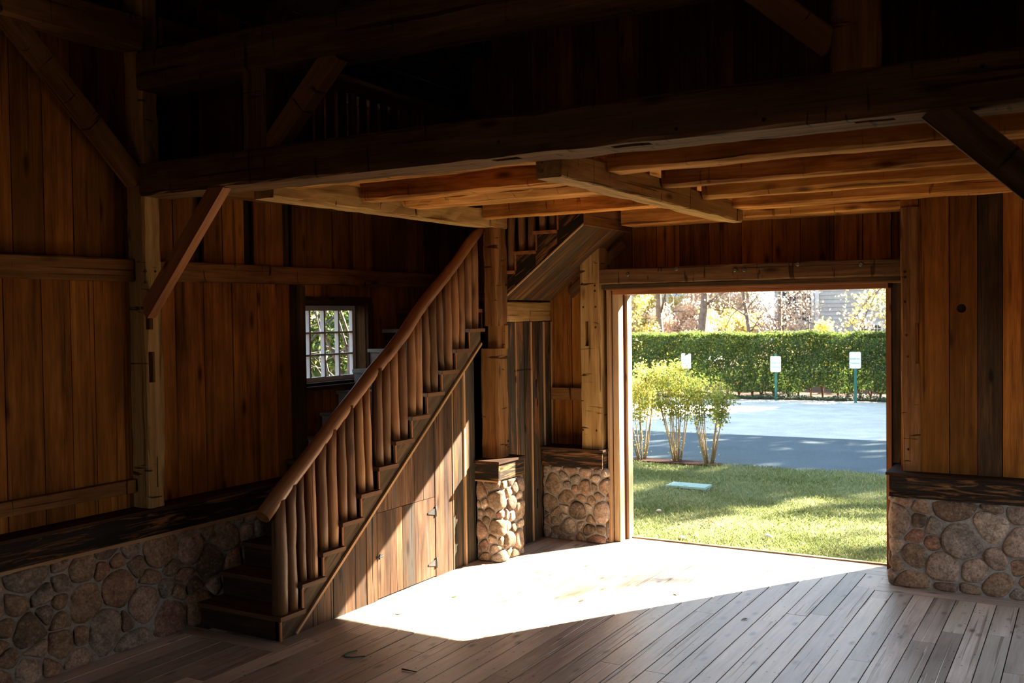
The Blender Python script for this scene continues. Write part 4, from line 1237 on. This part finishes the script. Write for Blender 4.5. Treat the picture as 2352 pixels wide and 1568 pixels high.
# --- hedge
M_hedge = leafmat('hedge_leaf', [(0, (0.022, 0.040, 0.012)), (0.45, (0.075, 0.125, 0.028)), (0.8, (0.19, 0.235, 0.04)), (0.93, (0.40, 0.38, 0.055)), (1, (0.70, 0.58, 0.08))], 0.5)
M_twig = plain('brown_twig', (0.16, 0.10, 0.065), 0.9, 0.3, 10)
hg = thing('hedge', 'long clipped green hedge behind the gravel and the parking signs', 'hedge', (-7, 29.4, GZ))
def hedge_y(x): return 28.62 + (x + 8) * 0.11 + 0.32
hm = MB()
hr = random.Random(9)
for _ in range(95000):
    x = hr.uniform(-15.0, -2.0)
    topz = 1.68 + 0.025 * math.sin(x * 2.3) + 0.02 * math.sin(x * 5.1)
    u = hr.random()
    clump = 0.5 + 0.5 * math.sin(x * 3.7 + 1.1 * math.sin(x * 1.3))
    if u < 0.72:
        zlo = GZ + 0.16 + 0.24 * (0.5 + 0.5 * math.sin(x * 4.3)) * (0.5 + .5 * math.sin(x * 1.7))
        z = zlo + (topz - zlo) * hr.random() ** 0.85
        bulge = 0.10 * math.sin(x * 2.9 + z * 2.2) + 0.07 * math.sin(x * 6.1 - z * 5)
        y = hedge_y(x) + bulge + hr.random() ** 2 * 0.45 + (0.12 if z > topz - 0.12 else 0)
        nrm = Vector((hr.uniform(-.8, .8), -1, hr.uniform(-.3, 1.0)))
    else:
        z = topz - hr.random() ** 2 * 0.12 + (0.08 * hr.random() ** 3)
        y = hedge_y(x) + 0.1 + hr.random() * 1.15
        nrm = Vector((hr.uniform(-.7, .7), hr.uniform(-.7, .7), 1))
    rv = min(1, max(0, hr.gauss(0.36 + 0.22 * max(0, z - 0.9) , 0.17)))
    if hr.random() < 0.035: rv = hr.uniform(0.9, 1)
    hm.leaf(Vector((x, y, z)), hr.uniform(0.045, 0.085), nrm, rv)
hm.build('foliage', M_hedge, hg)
# twiggy heart of the hedge
x = -15.4
hr2 = random.Random(19)
while x < -2.2:
    m = MB()
    y = hedge_y(x) + 0.5
    for _ in range(5):
        tx, ty = hr2.uniform(-.28, .28), hr2.uniform(-.25, .3)
        m.log([(x, y, GZ - 0.05), (x + tx * .4, y + ty * .4, 0.35), (x + tx, y + ty, 1.45)], [0.018, 0.013, 0.006], 5)
    m.build('stem', M_twig, hg)
    x += hr2.uniform(0.26, 0.42)
# ivy along the foot of the hedge
M_ivy = leafmat('ivy_leaf', [(0, (0.012, 0.03, 0.014)), (0.6, (0.03, 0.07, 0.03)), (0.85, (0.08, 0.11, 0.05)), (1, (0.28, 0.14, 0.07))], 0.2)
m = MB()
for _ in range(5200):
    x = hr.uniform(-14, 0); y = hedge_y(x) - 0.42 + hr.random() * 0.6
    m.leaf(Vector((x, y, GZ + 0.03 + hr.random() ** 2 * 0.17 * (0.6 + 0.4 * math.sin(x * 3)))), hr.uniform(0.05, 0.09), Vector((hr.uniform(-.6, .6), -0.5, 1)), min(1, max(0, hr.gauss(0.45, 0.25))))
tag(m.build('ivy', M_ivy), 'dark low ivy and fallen leaves along the foot of the hedge', 'ivy', kind='stuff')

# --- three vase-shaped shrubs in the mulch
M_shrub = leafmat('shrub_leaf', [(0, (0.10, 0.16, 0.03)), (0.4, (0.26, 0.31, 0.06)), (0.75, (0.52, 0.47, 0.10)), (1, (0.66, 0.44, 0.14))], 0.5)
M_stem = plain('tan_stem', (0.30, 0.22, 0.13), 0.8, 0.2, 20)
def shrub(x, y, h, label, seed, warm):
    rr = random.Random(seed)
    t = thing('shrub', label, 'shrub', (x, y, GZ), 'shrubs in the mulch bed')
    lm = MB()
    for k in range(11):
        an = rr.uniform(0, 6.283); sp_ = rr.uniform(0.15, 0.5)
        top = Vector((x + math.cos(an) * sp_, y + math.sin(an) * sp_, GZ + h * rr.uniform(0.82, 1.0)))
        b = Vector((x + math.cos(an) * 0.06, y + math.sin(an) * 0.05, GZ - 0.02))
        mid = b.lerp(top, 0.5) + Vector((math.cos(an) * 0.03, math.sin(an) * 0.03, 0.05))
        m = MB(); m.log([b, b.lerp(mid, .5) + Vector((rr.uniform(-.02, .02), 0, 0)), mid, mid.lerp(top, .6), top], [0.013, 0.010, 0.008, 0.005, 0.003], 6)
        m.build('stem', M_stem, t)
        tw = MB()
        for q in range(7):
            f = rr.uniform(0.42, 0.98)
            p = (b.lerp(mid, f * 2) if f < .5 else mid.lerp(top, f * 2 - 1))
            e = p + Vector((rr.uniform(-.24, .24), rr.uniform(-.24, .24), rr.uniform(0.02, 0.28)))
            e.z = min(e.z, GZ + h * 1.02)
            for _ in range(rr.randint(40, 62) if f > .5 else rr.randint(6, 12)):
                c = p.lerp(e, rr.random() * 1.1) + Vector((rr.gauss(0, .05), rr.gauss(0, .05), rr.gauss(0, .05)))
                lm.leaf(c, rr.uniform(0.03, 0.062), Vector((rr.uniform(-1, 1), rr.uniform(-1, 1), rr.uniform(0, 1))), min(1, max(0, rr.gauss(0.42 + warm * (0.5 + 0.5 * (c.z - GZ - h * .6) / h), 0.2))))
        for q in range(10):
            f = rr.uniform(0.03, 0.45); p = b.lerp(mid, f * 2)
            lm.leaf(p + Vector((rr.gauss(0, .04), rr.gauss(0, .04), rr.gauss(0, .03))), rr.uniform(0.03, 0.05), Vector((rr.uniform(-1, 1), rr.uniform(-1, 1), 1)), rr.uniform(0.2, 0.7))
    lm.build('foliage', M_shrub, t)
shrub(-6.72, 15.86, 1.64, 'leftmost of the three multi-stem shrubs, sunlit yellow, beside the left jamb', 3, 0.35)
shrub(-6.10, 15.90, 1.62, 'middle one of the three multi-stem shrubs in the mulch bed', 5, 0.12)
shrub(-5.52, 15.86, 1.45, 'rightmost of the three multi-stem shrubs, loose and green, at the end of the mulch bed', 8, 0.0)

# --- trees, bushes and houses beyond the hedge
M_bark = plain('grey_brown_bark', (0.19, 0.155, 0.135), 0.95, 0.35, 8, 0.1, bump=0.6)
M_yel = leafmat('yellow_autumn_leaf', [(0, (0.40, 0.36, 0.10)), (0.5, (0.70, 0.58, 0.16)), (1, (0.85, 0.75, 0.40))], 0.5)
M_org = leafmat('orange_autumn_leaf', [(0, (0.60, 0.36, 0.22)), (0.5, (0.82, 0.60, 0.44)), (1, (0.92, 0.80, 0.66))], 0.6)
M_grn = leafmat('green_tree_leaf', [(0, (0.03, 0.07, 0.018)), (0.6, (0.10, 0.16, 0.035)), (1, (0.26, 0.28, 0.07))], 0.35)
def tree(name, label, x, y, trunk, h, lean, crown, mat, nleaf, seed, cat='tree', leaf=0.10, branches=9, group=None):
    """crown = (centre height, radius, half-height)"""
    rr = random.Random(seed)
    t = thing(name, label, cat, (x, y, GZ), group)
    m = MB()
    top = Vector((x + lean[0], y + lean[1], GZ + h))
    b = Vector((x, y, GZ - 0.1))
    m.log([b, b.lerp(top, .33) + Vector((rr.uniform(-.08, .08), 0, 0)), b.lerp(top, .66), top], [trunk, trunk * .85, trunk * .6, trunk * .25], 9, trunk * .15, seed, 0.5, h / 8)
    m.build('trunk', M_bark, t)
    bm_ = MB(); lm = MB()
    tips = []
    for k in range(branches):
        f = rr.uniform(0.25, 0.95)
        p = b.lerp(top, f)
        an = rr.uniform(0, 6.283)
        rad = crown[1] * rr.uniform(0.6, 1.0)
        e = Vector((x + lean[0] * .7 + math.cos(an) * rad, y + lean[1] * .7 + math.sin(an) * rad, GZ + crown[0] + rr.uniform(-1, 1) * crown[2]))
        mid = p.lerp(e, .5) + Vector((0, 0, rr.uniform(-.1, .25) * rad))
        bm_.log([p, mid, e], [trunk * .35, trunk * .2, trunk * .06], 5)
        tips.append((mid, e))
        for q in range(4):
            s_ = mid.lerp(e, rr.uniform(0, .9)); e2 = s_ + Vector((rr.uniform(-1, 1), rr.uniform(-1, 1), rr.uniform(-.6, .9))) * rad * .4
            bm_.log([s_, e2], [trunk * .1, trunk * .03], 4); tips.append((s_, e2))
    bm_.build('branches', M_bark, t)
    for _ in range(nleaf):
        s_, e = rr.choice(tips)
        c = s_.lerp(e, rr.random() * 1.05) + Vector((rr.gauss(0, .13), rr.gauss(0, .13), rr.gauss(0, .13))) * max(0.6, crown[1] * .7)
        lm.leaf(c, leaf * rr.uniform(.7, 1.3), Vector((rr.uniform(-1, 1), rr.uniform(-1, 1), rr.uniform(-.2, 1))), rr.random())
    if nleaf: lm.build('crown', mat, t)
    return t
TG = 'trees and bushes beyond the hedge'
tree('tree', 'left one of the two dark leaning trunks above the hedge', -13.45, 34.0, 0.15, 7.5, (-0.5, 0), (5.5, 2.2, 1.8), M_yel, 1200, 21, group=TG)
tree('tree', 'right one of the two dark leaning trunks above the hedge', -12.38, 34.2, 0.17, 8.0, (0.75, 0), (6.0, 2.4, 1.8), M_yel, 1200, 22, group=TG)
tree('bare_tree', 'thin pale bare tree with reddish leaves in the middle above the hedge', -10.2, 34.0, 0.09, 5.5, (-0.6, 0), (2.6, 1.6, 1.3), M_org, 420, 23, branches=16, leaf=0.08, group=TG)
tree('bare_tree', 'thin pale bare tree standing left of the shuttered house window', -9.45, 34.3, 0.08, 5.5, (0.15, 0), (2.7, 1.6, 1.2), M_org, 350, 24, branches=16, leaf=0.08, group=TG)
tree('yellow_tree', 'bright yellow tree above the right end of the hedge', -5.3, 33.5, 0.10, 6.0, (-0.3, 0), (2.9, 1.9, 1.2), M_yel, 2600, 25, branches=14, group=TG)
tree('bush', 'yellow bush behind the hedge at the far left of the doorway', -14.6, 33.2, 0.06, 3.6, (0, 0), (2.2, 1.1, 1.1), M_yel, 2200, 26, 'bush', group=TG)
tree('bush', 'orange-pink bush between the two dark trunks and the left jamb', -13.9, 36, 0.06, 3.2, (0, 0), (2.0, 1.2, 1.0), M_org, 2200, 27, 'bush', group=TG)
tree('bush', 'yellow bush just right of the two dark trunks', -11.4, 35, 0.06, 3.4, (0, 0), (2.1, 1.3, 1.1), M_yel, 2600, 28, 'bush', group=TG)
tree('bush', 'twiggy orange bush in the middle behind the thin bare trees', -10.0, 37, 0.06, 3.2, (0, 0), (2.0, 1.4, 1.0), M_org, 2000, 29, 'bush', branches=18, group=TG)
tree('bush', 'low yellow-green bush under the shuttered house window', -8.2, 33.6, 0.06, 2.4, (0, 0), (1.5, 1.1, 0.6), M_yel, 2600, 30, 'bush', group=TG)
tree('bush', 'bare twiggy bush in front of the grey shingled house', -6.9, 34.5, 0.05, 2.8, (0, 0), (1.9, 0.9, 0.8), M_org, 160, 31, 'bush', branches=22, group=TG)

for k, (bx, by, bh, bm_, lab) in enumerate(((-21.0, 41.0, 4.4, M_yel, 'tall yellow bush far behind the left jamb'), (-18.6, 39.5, 4.2, M_org, 'tall peach-coloured bush behind the leftmost yellow bush'),
        (-17.0, 38.5, 4.0, M_yel, 'tall yellow bush seen between the left jamb and the left dark trunk'), (-15.6, 39.5, 4.4, M_yel, 'tall yellow bush seen between the two dark trunks'),
        (-14.1, 38.5, 4.0, M_org, 'tall peach-coloured bush right of the two dark trunks'), (-12.9, 39.5, 4.2, M_yel, 'tall pale yellow bush left of the thin bare trees'),
        (-11.8, 38.6, 3.6, M_org, 'tall peach-coloured bush at the left edge of the shingled house'))):
    tree('bush', lab, bx, by, 0.06, bh, (0, 0), (bh * 0.56, 1.35, bh * 0.45), bm_, 4200, 60 + k, 'bush', branches=24, leaf=0.12, group=TG)

M_shing = ground_mat('grey_cedar_shingle', (0.42, 0.41, 0.40), (0.58, 0.57, 0.56), 3, 25, 0.9, 0.4)
M_wtrim = plain('white_house_trim', (0.75, 0.75, 0.74), 0.6, 0.05, 10)
M_pane = plain('dark_window_pane', (0.03, 0.035, 0.04), 0.15, 0.1, 5, 0.6)
M_roof2 = ground_mat('grey_roof_shingle', (0.30, 0.30, 0.30), (0.42, 0.42, 0.42), 3, 30, 0.95, 0.4)
def house(name, label, x0, x1, y0, y1, eave, ridge, wins):
    t = thing(name, label, 'house', ((x0 + x1) / 2, (y0 + y1) / 2, GZ))
    m = MB()
    nrow = int(eave / 0.16)
    for k in range(nrow):   # courses of shingles, each a little proud at its foot
        z0, z1 = GZ + (eave - GZ) * k / nrow, GZ + (eave - GZ) * (k + 1) / nrow
        m.prism([(y0, z0), (y0 + 0.3, z0), (y0 + 0.3, z1), (y0 + 0.025, z1)], 0, x0, x1)
    m.box(x0, x1, y0 + 0.3, y1, GZ - 0.1, eave)
    m.prism([(y0 + .1, eave), (y1, eave), ((y0 + y1) / 2, ridge - 0.05)], 0, x0 + .05, x1 - .05)
    m.build('wall', M_shing, t)
    m = MB()
    yr = (y0 + y1) / 2
    for ya, yb in ((y0 - 0.4, yr), (y1 + 0.4, yr)):
        ze = eave - 0.12
        n = 12
        for k in range(n):
            fa, fb = k / n, (k + 1) / n
            pa = (ya + (yb - ya) * fa, ze + (ridge - ze) * fa); pb = (ya + (yb - ya) * fb, ze + (ridge - ze) * fb)
            m.prism([(pa[0], pa[1]), (pb[0], pb[1]), (pb[0], pb[1] + 0.05), (pa[0], pa[1] + 0.09)], 0, x0 - .3, x1 + .3)
    m.build('roof', M_roof2, t)
    for (xa, xb, za, zb) in wins:
        m = MB(); tw = 0.09
        m.box(xa - tw, xa, y0 - 0.04, y0 + 0.04, za - tw, zb + tw); m.box(xb, xb + tw, y0 - 0.04, y0 + 0.04, za - tw, zb + tw)
        m.box(xa, xb, y0 - 0.04, y0 + 0.04, zb, zb + tw); m.box(xa, xb, y0 - 0.05, y0 + 0.04, za - tw, za)
        nx_ = 6; nz_ = max(3, int((zb - za) / ((xb - xa) / 6)))
        for i in range(1, nx_): m.box(xa + (xb - xa) * i / nx_ - .012, xa + (xb - xa) * i / nx_ + .012, y0 - 0.02, y0 + .02, za, zb)
        for i in range(1, nz_): m.box(xa, xb, y0 - 0.019, y0 + .019, za + (zb - za) * i / nz_ - .012, za + (zb - za) * i / nz_ + .012)
        wo_ = m.build('window', M_wtrim, t)
        m = MB(); m.box(xa, xb, y0 + 0.0, y0 + 0.01, za, zb); m.build('pane', M_pane, wo_)
    return t
hs_ = house('house', 'grey shingled house with a dark lattice window behind the hedge at the right', -11.7, 2.0, 42, 50, 6.2, 9.5, [(-11.35, -10.15, 1.95, 3.6), (-8.2, -7.4, 0.6, 1.75), (-6.3, -5.4, 0.5, 1.65), (-3.5, -2.4, 1.2, 3.2)])
m = MB(); m.box(-9.98, -9.83, 41.93, 42.0, GZ, 6.2); m.build('corner_board', M_wtrim, hs_)
house('house', 'distant grey-roofed house behind the yellow trees at the far left', -27, -17.6, 46, 54, 2.35, 5.5, [(-21, -20, 0.8, 1.9)])

# tall trees to the south-east that throw the dappled shade (beyond the right jamb)
SG = 'tall trees beyond the right end of the hedge'
tree('shade_tree', 'tall dense green tree hidden beyond the right jamb, nearest the hedge', 1.6, 34.2, 0.35, 12.0, (0.4, 0), (6.4, 4.6, 5.4), M_grn, 20000, 41, leaf=0.34, branches=60, group=SG)
tree('shade_tree', 'tall dense green tree hidden beyond the right jamb, second along', 10.4, 35.4, 0.4, 15.5, (0, 0), (9.8, 4.6, 5.9), M_grn, 20000, 42, leaf=0.36, branches=60, group=SG)
tree('shade_tree', 'tall dense green tree hidden beyond the right jamb, third along', 16.5, 36.0, 0.4, 15.5, (0, 0), (9.6, 4.0, 5.6), M_grn, 12000, 43, leaf=0.36, branches=40, group=SG)

tree('shade_tree', 'very tall thin-crowned tree far beyond the right jamb, last of the hidden trees', 12.6, 31.0, 0.3, 19.0, (0, 0), (17.5, 3.6, 2.8), M_yel, 260, 44, leaf=0.30, branches=26, group=SG)
tree('shade_tree', 'tall green tree added beside the barn, unseen, to block sun at the right doorway', 9.0, 20.0, 0.3, 13.0, (0, 0), (10.4, 2.6, 3.2), M_grn, 9000, 45, leaf=0.32, branches=44, group=SG)  # added out of view to keep direct sun off the floor inside
# outside the small window: an evergreen and a bare branch
tree('evergreen_bush', 'dark evergreen bush outside the small window', -11.6, 13.4, 0.08, 3.6, (0, 0), (2.0, 1.9, 1.7), M_grn, 15000, 51, 'bush', leaf=0.11, branches=44)
tree('evergreen_bush', 'taller evergreen standing behind the one outside the small window', -15.5, 17.2, 0.1, 4.6, (0, 0), (2.4, 2.4, 2.2), M_grn, 15000, 53, 'bush', leaf=0.15, branches=44)
tree('bare_tree', 'pale bare branches outside the small window', -7.9, 9.2, 0.06, 3.6, (0, 0.6), (2.5, 0.9, 0.7), M_grn, 0, 52, branches=22)
